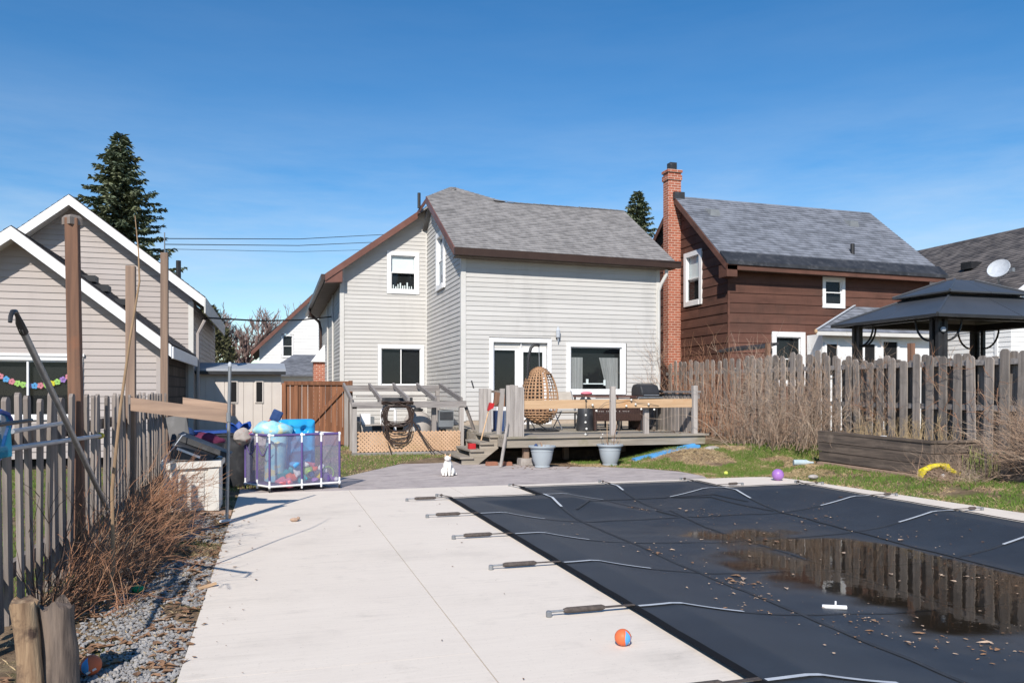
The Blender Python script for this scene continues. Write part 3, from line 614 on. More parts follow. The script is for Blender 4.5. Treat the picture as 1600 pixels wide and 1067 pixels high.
# fascia, gutters, soffit
g = MB(); g.hexa([(RX0-.03, EY-.13, EZ-.13), (RX1+.1, EY-.13, EZ-.19), (RX1+.1, EY-.02, EZ-.19), (RX0-.03, EY-.02, EZ-.13), (RX0-.03, EY-.155, EZ+.035), (RX1+.1, EY-.155, EZ-.025), (RX1+.1, EY-.02, EZ-.025), (RX0-.03, EY-.02, EZ+.035)])
g.ob('gutter', 'gutter_brown', H)
g = MB(); g.beam((RX0, EY-.085, EZ+.02), (RX1+.08, EY-.162, EZ-.04), .02, .03); g.ob('gutter_lip', 'gutter_brown', H)
MB().hexa([(RX0+.02, EY-.02, EZ-.15), (RX1, EY-.02, EZ-.2), (RX1, YF, EZ-.2), (RX0+.02, YF, EZ-.15), (RX0+.02, EY-.02, EZ-.12), (RX1, EY-.02, EZ-.17), (RX1, YF, EZ-.17), (RX0+.02, YF, EZ-.12)]).ob('soffit', 'soffit', H)
def rake(a, b, h, mat='fascia_brown', w=.03, name='fascia_board', up=(0, 0, 1)):
    mm = MB(); mm.hexa([(a[0]-w*(up[0]), a[1]-w*up[1], a[2]-h), (b[0]-w*up[0], b[1]-w*up[1], b[2]-h), b[:2]+(b[2]-h,), a[:2]+(a[2]-h,), (a[0]-w*up[0], a[1]-w*up[1], a[2]), (b[0]-w*up[0], b[1]-w*up[1], b[2]), tuple(b), tuple(a)])
    return mm.ob(name, mat, H)
rake((RX0-.002, EY-.05, EZ+.05), (RX0-.002, RY-.02, RZ-.0), .19, up=(1, 0, 0))
rake((1.40, YL-.33, 4.57), (3.98, YL-.33, 6.455), .20, up=(0, 1, 0)); rake((3.985, YL-.33, 6.46), (RX0+.05, RY+.1, RZ+.03), .12, up=(.7, .7, 0))
MB().poly([(RX0+.01, EY, EZ-.11), (RX0+.01, RY, RZ-.16), (XS0, RY, RZ-.16), (XS0, EY, EZ-.11)]).ob('soffit', 'soffit', H)
MB().poly([(1.45, YL-.31, 4.5), (4.3, YL-.31, 6.58), (4.3, YL, 6.58), (1.45, YL, 4.5)]).ob('soffit', 'soffit', H)
MB().hexa([(1.40, YL-.33, 4.33), (1.87, YL-.33, 4.36), (1.87, YL-.08, 4.36), (1.40, YL-.08, 4.33), (1.40, YL-.335, 4.57), (1.87, YL-.335, 4.80), (1.87, YL-.08, 4.80), (1.40, YL-.08, 4.57)]).ob('eave_return', 'fascia_brown', H)
g = MB(); g.box(1.29, YL-.32, 4.42, 1.40, 34, 4.56); g.ob('gutter', 'gutter_brown', H); MB().box(1.4, YL-.05, 4.36, 1.86, 34, 4.40).ob('soffit', 'soffit', H)
g = MB(); g.tube([(1.36, 31.0, 4.42), (1.36, 31, 4.25), (1.7, 31, 3.95), (1.76, 31, 3.7), (1.76, 31, .3)], .05, 8); g.ob('downpipe', 'gutter_brown', H)
MB().tube([(3.98, 22.3, 6.5), (3.98, 22.3, 6.93)], .045, 10).ob('vent_pipe', 'black', H)
g = MB(); g.tube([(9.60, 18.2, 4.40), (9.6, 18.2, 4.28), (9.50, 18.3, 4.04), (9.47, 18.37, 3.88), (9.47, 18.37, .5)], .045, 8); g.ob('downpipe', 'trim', H, smooth=True)
# wall lantern
ln = thing('wall_lantern', 'small pale wall lantern between the patio door and picture window', 'lantern', (6.72, YF, 2.75))
MB().lathe((6.72, YF-.09, 2.62), [(.0, -.1), (.012, -.09), (.014, -.02), (.03, 0), (.05, .02), (.055, .16), (.06, .18), (.03, .24), (.012, .27), (.01, .3)], 8).ob('lantern_body', 'strap', ln)
l2 = MB(); l2.box(6.69, YF-.05, 2.6, 6.75, YF-.014, 2.78); l2.beam((6.72, YF-.03, 2.66), (6.72, YF-.1, 2.6), .02, .02); l2.ob('bracket', 'black', ln)
# ------------------------------------------------------------------ neighbour left: garage in front, house behind
G = thing('taupe_garage', 'taupe sided garage with white gable trim and a garland window', 'garage', (-4, 16.5, 0))
YG = 14.75
gw = MB().box(-7.9, YG+.14, 0, -1.9, YG+.2, 2.3).ob('wall', 'interior', G)
gclip = lambda z: (-6.15 if z < 2.0 else -6.15+(z-2.0)/.845, -1.83 if z < 2.02 else -1.83-(z-2.02)/.845)
siding(gw, front(YG), -6.15, -1.83, .2, 3.85, .114, 'siding_tan', clip=gclip, holes=[(-4.75, -3.04, .85, 1.93)])
MB().box(-1.9, YG-.02, .1, -1.81, YG+.05, 2.05).ob('corner_trim', 'siding_tan', G)
window(G, front(YG), -4.6, -3.08, .9, 1.82, cw=.06, sash='slide'); t = MB(); pbox(t, front(YG), -4.8, -3.0, .0, .05, 1.885, 1.93); t.ob('window_head', 'white', G)
def gable(par, P, apex, rgt, lft, h, over, mat, roofmat, yb, th=.05):
    """rake boards, roof slopes and soffit of a gable that faces us"""
    (ax, az), (rx, rz), (lx, lz) = apex, rgt, lft; yf = P-over
    for (ex, ez) in ((rx, rz), (lx, lz)):
        mm = MB(); mm.hexa([(ex, yf-.03, ez-h), (ax, yf-.03, az-h), (ax, yf, az-h), (ex, yf, ez-h), (ex, yf-.03, ez), (ax, yf-.03, az), (ax, yf, az), (ex, yf, ez)]); mm.ob('rake_board', mat, par)
        MB().poly([(ex, yf, ez-h*.8), (ax, yf, az-h*.8), (ax, P, az-h*.8), (ex, P, ez-h*.8)]).ob('soffit', 'trim', par)
    shingled(par, 'roof', (rx, yf, rz+.02), (rx, yb, rz+.02), (ax, yb, az+.02), (ax, yf, az+.02), roofmat); shingled(par, 'roof', (lx, yb, lz+.02), (lx, yf, lz+.02), (ax, yf, az+.02), (ax, yb, az+.02), roofmat)
gable(G, YG, (-3.98, 3.93), (-1.62, 2.08), (-6.4, 2.02), .2, .35, 'white', 'shingle_dark', 18.9)
mm = MB()
def brickwall(x, y0, y1, z0, z1): mm.quad((x, y0, z0), (x, y1, z0), (x, y1, z1), (x, y0, z1), uv=[(y0, z0), (y1, z0), (y1, z1), (y0, z1)])
brickwall(-1.84, YG+.05, 18.95, 0, 2.0); mm.ob('side_wall', 'brick_dark', G); t = MB(); t.box(-1.62, YG-.36, 1.86, -1.59, 18.9, 2.06); t.ob('eave_fascia', 'white', G)
MB().box(-1.84, YG+.0, .1, -1.74, YG+.03, 1.9).ob('corner_post', 'wood_new', G)
for k, (x, z) in enumerate(((-3.05, 3.22), (-2.85, 3.06), (-2.55, 2.83))): MB().box(x-.09, 15.2, z-.02, x+.12, 15.5, z+.09).ob('roof_vent', 'black', G)
gar = thing('flower_garland', 'bright paper flower garland hung inside the garage window', 'garland', (-4.2, 14.8, 1.4)); gc = ['yellow', 'lime', 'purple', 'pink', 'noodle', 'pink', 'lime', 'lime', 'purple', 'noodle', 'pink', 'lime']
for k in range(16):
    u = -4.5+k*.083; z = 1.40+.22*((u+3.75)/.6)**2; f5 = MB()
    for q in range(5):
        a = q*1.257+k; cx, cz = u+.03*math.cos(a), z+.03*math.sin(a)
        f5.extrude([(cx+.025*math.cos(w*1.047), YG+.05+.002*q, cz+.025*math.sin(w*1.047)) for w in range(6)], (0, .0015, 0))
    f5.ob('paper_flower', gc[k % 12], gar)
B = thing('taupe_house', 'taupe sided house with white gable behind the garage', 'house', (-4.1, 22, 0))
YB = 19.0
bw_ = MB().box(-6.6, YB+.14, 0, -1.8, YB+.2, 3.3).ob('wall', 'interior', B)
siding(bw_, front(YB), -6.5, -1.7, .2, 5.3, .114, 'siding_tan', clip=lambda z: (-6.5 if z < 3.2 else -6.5+(z-3.2)/.85, -1.7 if z < 3.38 else -1.7-(z-3.38)/.825))
MB().box(-1.79, YB-.025, .1, -1.685, YB+.05, 3.3).ob('corner_trim', 'trim', B); siding(MB().box(-1.8, YB+.1, 0, -1.76, 26, 3.2).ob('wall', 'interior', B), right(-1.7), YB+.06, 26, .2, 3.3, .114, 'siding_tan')
gable(B, YB, (-4.08, 5.42), (-1.42, 3.36), (-6.9, 3.1), .21, .4, 'white', 'shingle_dark', 26)
MB().box(-1.43, YB-.44, 3.02, -1.40, 26, 3.36).ob('eave_fascia', 'trim', B); MB().tube([(-2.1, 20.0, 3.7), (-2.1, 20.0, 4.36)], .055, 8).ob('vent_pipe', 'black', B)
MB().tube([(-1.45, 19.0, 2.9), (-1.6, 19.06, 2.6), (-1.6, 19.06, .1)], .035, 6).ob('downpipe', 'siding_tan', B)
# ------------------------------------------------------------------ shed, gate, far things on the left
S = thing('resin_shed', 'beige resin shed with two slit windows and grey roof', 'shed', (-.65, 20.4, 0))
MB().box(-1.7, 19.5, 0, .18, 21.3, 1.78).ob('wall', 'beige', S)
for k in range(9): MB().box(-1.68+k*.21, 19.485, .05, -1.68+k*.21+.195, 19.498, 1.74).ob('wall_panel', 'beige', S)
rf = MB(); rf.hexa([(-1.85, 19.3, 1.76), (.30, 19.3, 1.76), (.30, 20.4, 1.86), (-1.85, 20.4, 1.86), (-1.85, 19.3, 1.83), (.30, 19.3, 1.83), (.28, 20.4, 2.0), (-1.83, 20.4, 2.0)]); rf.ob('roof', 'metal_roof', S); MB().box(-1.85, 19.285, 1.70, .30, 19.298, 1.775).ob('roof_edge', 'black', S)
for u in (-.93, -.36):
    MB().box(u-.03, 19.46, 1.04, u+.16, 19.484, 1.56).ob('window_frame', 'beige', S); MB().box(u, 19.45, 1.07, u+.13, 19.459, 1.53).ob('window', 'interior', S)
F = thing('brown_gate', 'brown board gate with diagonal brace beside the grey house', 'gate', (1, 18.8, 0))
for k in range(11):
    x = .26+k*.131; h = 1.52+rnd(-.015, .015); MB().box(x, 18.82, .05+rnd(0, .03), x+.124, 18.842+rnd(0, .006), h).ob('gate_board', 'wood_gate', F)
MB().beam((.25, 18.80, 1.50), (1.74, 18.80, 1.50), .035, .09).ob('top_rail', 'wood_gate', F); MB().beam((.55, 18.79, .25), (1.62, 18.79, 1.42), .03, .085).ob('diagonal_brace', 'wood_gate', F)
MB().box(.2, 18.77, 0, .29, 18.86, 1.5).ob('gate_post', 'wood_gate', F); MB().box(1.70, 18.76, 0, 1.79, 18.85, 1.56).ob('gate_post', 'wood_gate', F); MB().beam((.52, 18.805, .05), (.52, 18.805, 1.52), .08, .025).ob('stile', 'wood_gate', F)
BP = thing('brick_pier', 'red brick pier under a sloping white hood beside the grey house', 'brick pier', (1.75, 30, 0))
mm = MB()
for (a, b) in (((1.45, 30), (2.05, 30)), ((1.45, 30.6), (1.45, 30))):
    L_ = math.dist(a, b); mm.quad((*a, 0), (*b, 0), (*b, 2.4), (*a, 2.4), uv=[(0, 0), (L_, 0), (L_, 2.4), (0, 2.4)])
mm.ob('pier_wall', 'brick', BP); MB().hexa([(1.36, 29.9, 2.4), (2.05, 29.9, 2.4), (2.05, 30.7, 2.4), (1.36, 30.7, 2.4), (1.85, 30.2, 3.05), (2.05, 30.2, 3.15), (2.05, 30.6, 3.15), (1.85, 30.6, 3.05)]).ob('hood', 'white', BP)
WH = thing('far_white_house', 'distant white sided gable house with brown eaves seen left of the grey house', 'house', (1, 42, 0))
siding(MB().box(-.5, 40.14, 0, 4, 40.2, 3.2).ob('wall', 'interior', WH), front(40), -.6, 4.6, .2, 6.0, .16, 'siding_white', clip=lambda z: (-.6 if z < 3.5 else -.6+(z-3.5)/1.0, 4.6 if z < 3.5 else 4.6-(z-3.5)/1.0), holes=[(.42, 1.0, 2.95, 4.1)])
window(WH, front(40), .49, .93, 3.02, 4.0, cw=.06)
gable(WH, 40, (2.0, 6.15), (5.0, 3.1), (-.98, 3.2), .22, .4, 'fascia_brown', 'shingle_dark', 50); shingled(WH, 'porch_roof', (-.4, 33.5, 1.98), (3.5, 33.5, 1.98), (3.0, 36.5, 2.95), (.9, 36.5, 2.95), 'shingle_blue'); MB().box(-.2, 33.9, 0, 3.2, 36, 1.95).ob('porch_wall', 'siding_white', WH)
# ------------------------------------------------------------------ brown house on the right
N = thing('brown_house', 'dark brown board sided house with grey roof and tall brick chimney', 'house', (15.2, 21.6, 0))
NX, NY = 11.9, 19.0
bn = MB().box(NX+.14, NY+.14, 0, 18.6, NY+.2, 4.5).ob('wall', 'interior', N)
siding(bn, front(NY), NX, 18.7, .2, 4.62, .272, 'siding_brown', holes=[(14.93, 15.66, 3.68, 4.56), (13.25, 14.35, 1.5, 2.97)], proud=.02)
bs = MB().poly([(NX+.14, NY, 0), (NX+.14, 24.2, 0), (NX+.14, 24.2, 4.4), (NX+.14, 21.6, 6.9), (NX+.14, NY, 4.6)]).ob('wall', 'interior', N)
siding(bs, left(NX), NY, 24.3, .2, 6.85, .272, 'siding_brown', clip=lambda z: (NY if z < 4.7 else NY+(z-4.7)/.87, 24.3 if z < 4.7 else 24.3-(z-4.7)/.87), holes=[(20.36, 21.38, 3.82, 5.45)], proud=.02)
MB().box(NX-.025, NY-.025, .2, NX+.02, NY+.02, 4.65).ob('corner_trim', 'siding_brown', N)
window(N, front(NY), 15.02, 15.58, 3.78, 4.46, cw=.1); window(N, front(NY), 13.4, 14.2, 1.6, 2.83, cw=.14); window(N, left(NX), 20.5, 21.24, 3.98, 5.3, cw=.14, cproud=.05, blind=.55)
shingled(N, 'roof', (11.6, 18.6, 4.78), (18.95, 18.6, 4.70), (18.85, 21.65, 7.2), (11.66, 21.65, 7.24), 'shingle_blue')
shingled(N, 'roof', (18.95, 24.7, 4.7), (11.6, 24.7, 4.7), (11.66, 21.66, 7.24), (18.85, 21.66, 7.2), 'shingle_blue')
e0, e1 = Vector((11.58, 18.57, 4.805)), Vector((18.97, 18.57, 4.725)); up_ = Vector((0, .34, .285))
MB().hexa([e0-Vector((0, .01, .10)), e1-Vector((0, .01, .10)), e1+up_-Vector((0, 0, .02)), e0+up_-Vector((0, 0, .02)), e0, e1, e1+up_+Vector((0, 0, .012)), e0+up_+Vector((0, 0, .012))]).ob('eave_membrane', 'black_plastic', N)
MB().beam((11.62, 18.62, 4.645), (18.9, 18.62, 4.575), .04, .15).ob('eave_fascia', 'siding_brown', N)
MB().hexa([(11.92, 18.64, 4.60), (18.7, 18.64, 4.56), (18.7, 19.0, 4.56), (11.92, 19.0, 4.60), (11.92, 18.64, 4.68), (18.7, 18.64, 4.62), (18.7, 19.05, 4.62), (11.92, 19.05, 4.68)]).ob('soffit', 'soffit', N)
for a, b in (((11.6, 18.6, 4.72), (11.66, 21.65, 7.22)), ((11.6, 24.6, 4.72), (11.66, 21.65, 7.22))): MB().beam(Vector(a)-Vector((0, 0, .07)), Vector(b)-Vector((0, 0, .07)), .04, .15).ob('rake_board', 'siding_brown', N)
MB().poly([(11.62, 18.62, 4.58), (11.9, 18.62, 4.58), (11.9, 21.6, 7.02), (11.66, 21.6, 7.02)]).ob('soffit', 'soffit', N)
MB().hexa([(11.6, 18.6, 4.38), (11.92, 18.6, 4.38), (11.92, 19, 4.38), (11.6, 19, 4.38), (11.6, 18.6, 4.68), (11.92, 18.6, 4.68), (11.92, 19, 4.72), (11.6, 19, 4.72)]).ob('eave_return', 'siding_brown', N)
for (x, y, z) in ((12.55, 20.9, 6.63), (17.5, 20.9, 6.6)): MB().hexa([(x-.17, y-.17, z-.13), (x+.17, y-.17, z-.13), (x+.17, y+.17, z+.1), (x-.17, y+.17, z+.1), (x-.14, y-.14, z+.06), (x+.14, y-.14, z+.06), (x+.14, y+.17, z+.17), (x-.14, y+.17, z+.17)]).ob('roof_vent', 'grey_plastic', N)
MB().lathe((16.25, 19.35, 5.2), [(.09, 0), (.06, .1), (.06, .42), (.05, .43)], 10).ob('vent_pipe', 'black', N)
CH = MB()
def bk(x0, y0, x1, y1, z0, z1):
    for a, b in (((x0, y0), (x1, y0)), ((x1, y0), (x1, y1)), ((x1, y1), (x0, y1)), ((x0, y1), (x0, y0))):
        L_ = math.dist(a, b); o_ = 0 if a[1] == b[1] else .107; CH.quad((*a, z0), (*b, z0), (*b, z1), (*a, z1), uv=[(o_, z0), (o_+L_, z0), (o_+L_, z1), (o_, z1)])
    CH.quad((x0, y0, z1), (x1, y0, z1), (x1, y1, z1), (x0, y1, z1), uv=[(0, 0), (.1, 0), (.1, .03), (0, .03)])
bk(11.47, 21.62, 11.898, 21.95, 0, 7.72); bk(11.44, 21.59, 11.92, 21.98, 7.72, 7.87); bk(11.47, 21.62, 11.9, 21.95, 7.87, 7.95); bk(11.43, 21.58, 11.93, 21.99, 7.95, 8.03)
chm = CH.ob('chimney', 'brick', N); MB().box(11.57, 21.68, 8.0, 11.79, 21.9, 8.27).ob('chimney_pot', 'black_plastic', chm); MB().box(11.62, 21.5, 7.12, 11.96, 21.62, 7.34).ob('flashing', 'black_plastic', chm)
# sunroom
U = thing('white_sunroom', 'low white sunroom with grey roof against the brown house', 'sunroom', (15, 18, 0))
MB().box(14.38, 18.3, 0, 18.05, 18.96, 2.88).ob('wall', 'siding_white', U)
for (a, b, c, e) in ((14.5, 14.84, 1.75, 2.6), (15.75, 16.1, 1.75, 2.62), (16.38, 16.86, 1.6, 2.7)): window(U, front(18.3), a, b, c, e, cw=.07, sash='fixed', depth=-.004)
shingled(U, 'roof', (13.95, 18.02, 2.93), (18.15, 18.02, 2.93), (17.9, 18.98, 3.74), (15.95, 18.98, 3.74), 'shingle_blue'); MB().beam((13.95, 18.0, 2.87), (18.15, 18.0, 2.87), .04, .1).ob('fascia_board', 'trim', U)
MB().beam((13.98, 18.03, 2.97), (16.0, 18.96, 3.78), .06, .02).ob('hip_flashing', 'strap', U); MB().ball((13.94, 18.0, 2.92), .045, 8, 6, (1, 1, 1.4)).ob('corner_cap', 'wood_new', U)
# white house far right
V = thing('right_white_house', 'white sided house with dark shingled roof at the right edge', 'house', (22, 21, 0))
VX, VY = 19.2, 16.7
siding(MB().box(VX+.14, VY+.1, 0, VX+.2, 27, 4).ob('wall', 'interior', V), left(VX), VY, 27, .2, 4.0, .13, 'siding_white')
siding(MB().box(VX+.2, VY+.14, 0, 26, VY+.2, 4).ob('wall', 'interior', V), front(VY), VX, 26.8, .2, 6.3, .13, 'siding_white', clip=lambda z: (VX if z < 4.05 else VX+(z-4.05)/.64, 26.8 if z < 4.05 else 26.8-(z-4.05)/.64))
window(V, left(VX), 17.2, 19.0, 2.3, 3.0, cw=.09, sash='slide'); shingled(V, 'roof', (18.85, 27, 3.88), (18.85, 16.35, 3.88), (23, 16.35, 6.55), (23, 27, 6.55), 'shingle_dark'); shingled(V, 'roof', (27.1, 16.35, 3.88), (27.1, 27, 3.88), (23, 27, 6.55), (23, 16.35, 6.55), 'shingle_dark')
MB().beam((18.85, 16.33, 3.8), (23, 16.33, 6.47), .04, .2).ob('rake_board', 'white', V); MB().beam((18.78, 16.3, 3.84), (18.78, 27, 3.84), .1, .12).ob('gutter', 'white', V); MB().box(20.6, 19.3, 5.1, 21.0, 19.7, 5.32).ob('roof_vent', 'black', V)
ds = thing('satellite_dish', 'grey satellite dish on the roof edge at far right', 'satellite dish', (19.1, 16.9, 4.0)); q = Matrix.Rotation(R(70), 3, 'X') @ Matrix.Identity(3)
dm = MB(); dm.lathe((0, 0, 0), [(.0, 0), (.13, .012), (.25, .05), (.29, .075), (.28, .085), (.24, .06), (.12, .022), (.0, .01)], 20); rt = Matrix.Rotation(R(-68), 3, 'Z') @ Matrix.Rotation(R(62), 3, 'X')
dm.v = [tuple(rt @ Vector(p)+Vector((18.95, 16.85, 4.62))) for p in dm.v]; dm.ob('dish', 'strap', ds, smooth=True)
dm = MB(); dm.tube([(18.95, 16.9, 4.6), (19.1, 17.0, 4.25), (19.25, 17.0, 4.15)], .025, 8); dm.tube([(18.95, 16.8, 4.4), (18.8, 16.35, 4.52)], .014, 6); dm.box(18.75, 16.28, 4.48, 18.84, 16.38, 4.58); dm.ob('dish_arm', 'steel', ds)
# ------------------------------------------------------------------ fences
def picket_mesh(name, w, t, h, mat, axis='y', round_=False):
    m = MB(); c = w*.28
    pr = [(-w/2, 0), (w/2, 0), (w/2, h-c), (w/2-c*.5, h-c*.35), (w/2-c*1.1, h), (-w/2+c*1.1, h), (-w/2+c*.5, h-c*.35), (-w/2, h-c)]
    m.extrude([(-t/2, u, z) for u, z in pr], (t, 0, 0)); me = m.mesh(name); me.materials.append(M[mat]); return me
LF = thing('picket_fence', 'low weathered grey picket fence along the left gravel strip', 'fence', (-1.4, 7, 0))
pm = [picket_mesh('picket', .082, .024, h, 'wood_grey') for h in (1.255, 1.28, 1.265)]
y = 4.42; k = 0
while y < 11.75:
    place('picket', pm[k % 3], None, LF, (-1.39+rnd(-.004, .004), y, rnd(0, .02)), rot=(rnd(-.012, .012), rnd(-.02, .02), rnd(-.08, .08))); y += .195 if y < 6.4 else .17; k += 1
for z in (.27, 1.02): MB().box(-1.47, 4.4, z-.045, -1.432, 11.8, z+.045).ob('rail', 'wood_grey', LF)
RFn = thing('tall_picket_fence', 'tall weathered shadowbox fence with rounded pickets on the right', 'fence', (10.2, 12, .1))
pr_ = [picket_mesh('picket', .148, .022, h, 'wood_grey_right') for h in (1.80, 1.84, 1.77)]
y = 4.6; k = 0
while y < 19.2:
    z0 = gz(10, y)-.02+.003*(y-8)
    place('picket', pr_[k % 3], None, RFn, (10.145+rnd(-.006, .006), y, z0+rnd(-.02, .03)), rot=(rnd(-.02, .02), rnd(-.015, .015), rnd(-.04, .04)))
    place('picket', pr_[(k+1) % 3], None, RFn, (10.255, y+.21+rnd(-.02, .02), z0+rnd(-.02, .03)), rot=(rnd(-.02, .02), 0, 0)); y += .272; k += 1
for z in (.35, 1.0, 1.68): MB().hexa([(10.165, 4.5, z), (10.25, 4.5, z), (10.25, 19.3, z+.06), (10.165, 19.3, z+.06), (10.165, 4.5, z+.085), (10.25, 4.5, z+.085), (10.25, 19.3, z+.145), (10.165, 19.3, z+.145)]).ob('rail', 'wood_greyx', RFn)
for y in (6.4, 8.95, 13.6, 16.0): MB().box(10.17, y, 0, 10.26, y+.09, 1.86).ob('fence_post', 'wood_grey_right', RFn)
for (y, z, lb) in ((10.85, 2.12, 'reddish cedar post standing proud of the right fence behind the planter'), (14.9, 2.35, 'reddish cedar post standing proud of the right fence behind the tangled bush')): MB().box(10.30, y, .1, 10.38, y+.09, z).ob('cedar_post', 'wood_red', label=lb, cat='post', group='cedar posts behind the right fence')
nb = thing('neighbour_bin_roof', 'dark lean-to roof on a grey post peeking above the right fence', 'lean-to', (11.2, 16, 0)); MB().box(11.0, 15.9, .1, 11.12, 16.02, 2.3).ob('post', 'wood_grey_right', nb); MB().hexa([(10.7, 15.7, 2.28), (11.15, 15.7, 2.38), (11.15, 17.6, 2.38), (10.7, 17.6, 2.28), (10.7, 15.7, 2.34), (11.15, 15.7, 2.44), (11.15, 17.6, 2.44), (10.7, 17.6, 2.34)]).ob('roof_panel', 'black_plastic', nb)
# tall posts on the left
def tall_post(x, y, w, h, mat, lb, capd=None, lean=0):
    t = thing('tall_post', lb, 'post', (x, y, 0), 'tall bare posts along the left fence')
    o = MB().hexa([(x-w/2, y-w/2, 0), (x+w/2, y-w/2, 0), (x+w/2, y+w/2, 0), (x-w/2, y+w/2, 0), (x-w/2+lean, y-w/2, h), (x+w/2+lean, y-w/2, h), (x+w/2+lean, y+w/2, h), (x-w/2+lean, y+w/2, h)]).ob('post_shaft', mat, t)
    b = o.modifiers.new('edge', 'BEVEL'); b.width = .008; b.segments = 2
    if capd: MB().lathe((x+lean, y, h), [(w*.72, -.05), (w*.78, -.05), (w*.78, .0), (w*.55, .02), (.0, .03)], 4).ob('post_cap', 'wood_grey', t)
    return t
tall_post(-1.36, 6.5, .088, 2.57, 'wood_red', 'tallest looking rust brown post with a square cap on the left', True, -.045)
tall_post(-1.38, 8.86, .09, 2.58, 'wood_postgrey', 'plain faded post between the capped post and the far post'); tall_post(-1.40, 11.66, .095, 3.18, 'wood_postgrey', 'far plain post at the end of the low picket fence')
BD = 'boards nailed across the left posts'
o = MB().hexa([(-1.33, 8.52, 1.115), (-.43, 8.53, .985), (-.43, 8.555, .985), (-1.33, 8.545, 1.115), (-1.33, 8.52, 1.245), (-.43, 8.53, 1.115), (-.43, 8.555, 1.115), (-1.33, 8.545, 1.245)]).ob('wooden_board', 'wood_board', label='longer lower aged board nailed from the post to the steel pipe', cat='board', group=BD)
MB().hexa([(-.86, 8.562, 1.13), (-.36, 8.565, 1.05), (-.36, 8.585, 1.05), (-.86, 8.582, 1.13), (-.86, 8.562, 1.245), (-.36, 8.565, 1.17), (-.36, 8.585, 1.17), (-.86, 8.582, 1.245)]).ob('wooden_board', 'wood_board', label='shorter upper pinkish board behind the steel pipe', cat='board', group=BD)
sp = thing('steel_pipe', 'thin upright galvanised pipe standing beside the white storage box', 'pipe', (-.43, 8.5, 0)); MB().tube([(-.44, 8.48, -.02), (-.41, 8.48, 1.56)], .017, 10).ob('pipe_shaft', 'steel', sp, smooth=True); MB().tube([(-.424, 8.48, 1.0), (-.422, 8.48, 1.09)], .024, 10).ob('pipe_coupling', 'steel', sp); MB().ball((-.41, 8.48, 1.57), .02, 8, 6, (1, 1, 1.6)).ob('pipe_tip', 'strap', sp)
# poles leaning on the left fence
pp = thing('telescopic_pole', 'grey telescopic pole with a black hook leaning on the picket fence', 'pole', (-1.05, 6.0, 0)); MB().tube([(-1.12, 4.2, 1.60), (-1.10, 6.1, .49)], .0165, 10).ob('pole_shaft', 'steel', pp, smooth=True)
MB().tube([(-1.12, 4.24, 1.58), (-1.12, 4.18, 1.615), (-1.12, 4.15, 1.645), (-1.12, 4.115, 1.665), (-1.12, 4.07, 1.66), (-1.12, 4.045, 1.64), (-1.12, 4.035, 1.61)], [.021, .019, .011, .011, .011, .01, .009], 8).ob('hook', 'black', pp, smooth=True)
MB().tube([(-1.27, 3.6, 1.04), (-1.26, 4.35, 1.02), (-1.26, 6.72, .965)], .015, 10).ob('long_pool_pole', 'alu', label='long silver pool pole hung along the picket fence with yellow end', cat='pole', smooth=True)
MB().tube([(-1.29, 4.68, 1.095), (-1.29, 5.76, 1.10)], .013, 8).ob('short_pool_pole', 'alu', label='shorter silver pole hung above the long pool pole', cat='pole', smooth=True)
MB().tube([(-1.26, 6.71, .965), (-1.26, 6.76, .964)], .023, 10).ob('pole_end_cap', 'yellow', bpy.data.objects['long_pool_pole'])
nt_ = thing('leaf_net', 'blue pool leaf net hanging on the picket fence at the left edge', 'pool net', (-1.25, 4.4, 1.1)); nn = MB()
ringp = [(-1.27+.01*math.sin(a*3), 4.36+.20*math.cos(a), 1.09+.11*math.sin(a)+.03*math.cos(a)) for a in [i*math.pi/8 for i in range(17)]]; MB().tube(ringp, .014, 6).ob('net_rim', 'blue', nt_)
for a, b in zip(ringp, ringp[1:]): nn.poly([a, b, (-1.2, 4.36, .99)])
nn.ob('net_bag', meshcloth('teal net', (.02, .22, .34), .7), nt_); MB().tube([(-1.22, 4.0, 1.145), (-1.22, 4.75, 1.15)], .011, 6).ob('net_handle', 'black', nt_)
MB().tube([(-1.2, 3.72+.22*i/10, 1.60-.004*i) for i in range(10)]+[(-1.2, 3.92+.035*math.sin(i*.5), 1.525+.035*math.cos(i*.5)) for i in range(9)], .004, 5).ob('plant_hook', 'black', label='thin curled wire plant hook at the left edge above the fence', cat='hook')
# sapling
MB().tube([(-.95, 5.3, -.02), (-.93, 5.34, .25), (-.94, 5.36, .7), (-.90, 5.4, 1.2), (-.86, 5.48, 1.62), (-.81, 5.52, 2.0), (-.82, 5.55, 2.2), (-.845, 5.58, 2.43)], [.015, .0125, .011, .009, .0075, .006, .0045, .0025], 8).ob('young_sapling', 'sapling', label='thin bare sapling stem rising from the rusty bush', cat='sapling', smooth=True)
# ------------------------------------------------------------------ storage box and clutter
SB = thing('storage_box', 'cream resin storage box with louvred front beside the concrete', 'storage box', (-.8, 9.3, 0))
MB().box(-1.10, 9.08, .03, -.545, 9.62, .49).ob('box_body', 'box', SB); MB().hexa([(-1.13, 9.04, .475), (-.525, 9.04, .50), (-.52, 9.66, .50), (-1.13, 9.66, .475), (-1.13, 9.04, .545), (-.525, 9.04, .565), (-.52, 9.66, .575), (-1.13, 9.66, .545)]).ob('lid', 'box', SB)
for k in range(7): MB().box(-1.03, 9.068, .08+k*.052, -.70, 9.079, .125+k*.052).ob('louvre', 'box', SB)
MB().box(-.66, 9.062, .03, -.55, 9.079, .48).ob('corner_panel', 'box', SB); MB().box(-1.10, 9.062, .03, -1.05, 9.079, .48).ob('corner_panel', 'box', SB)
for u in (-1.0, -.73): MB().ball((u, 9.066, .385), .008, 6, 4).ob('screw', 'black', SB)
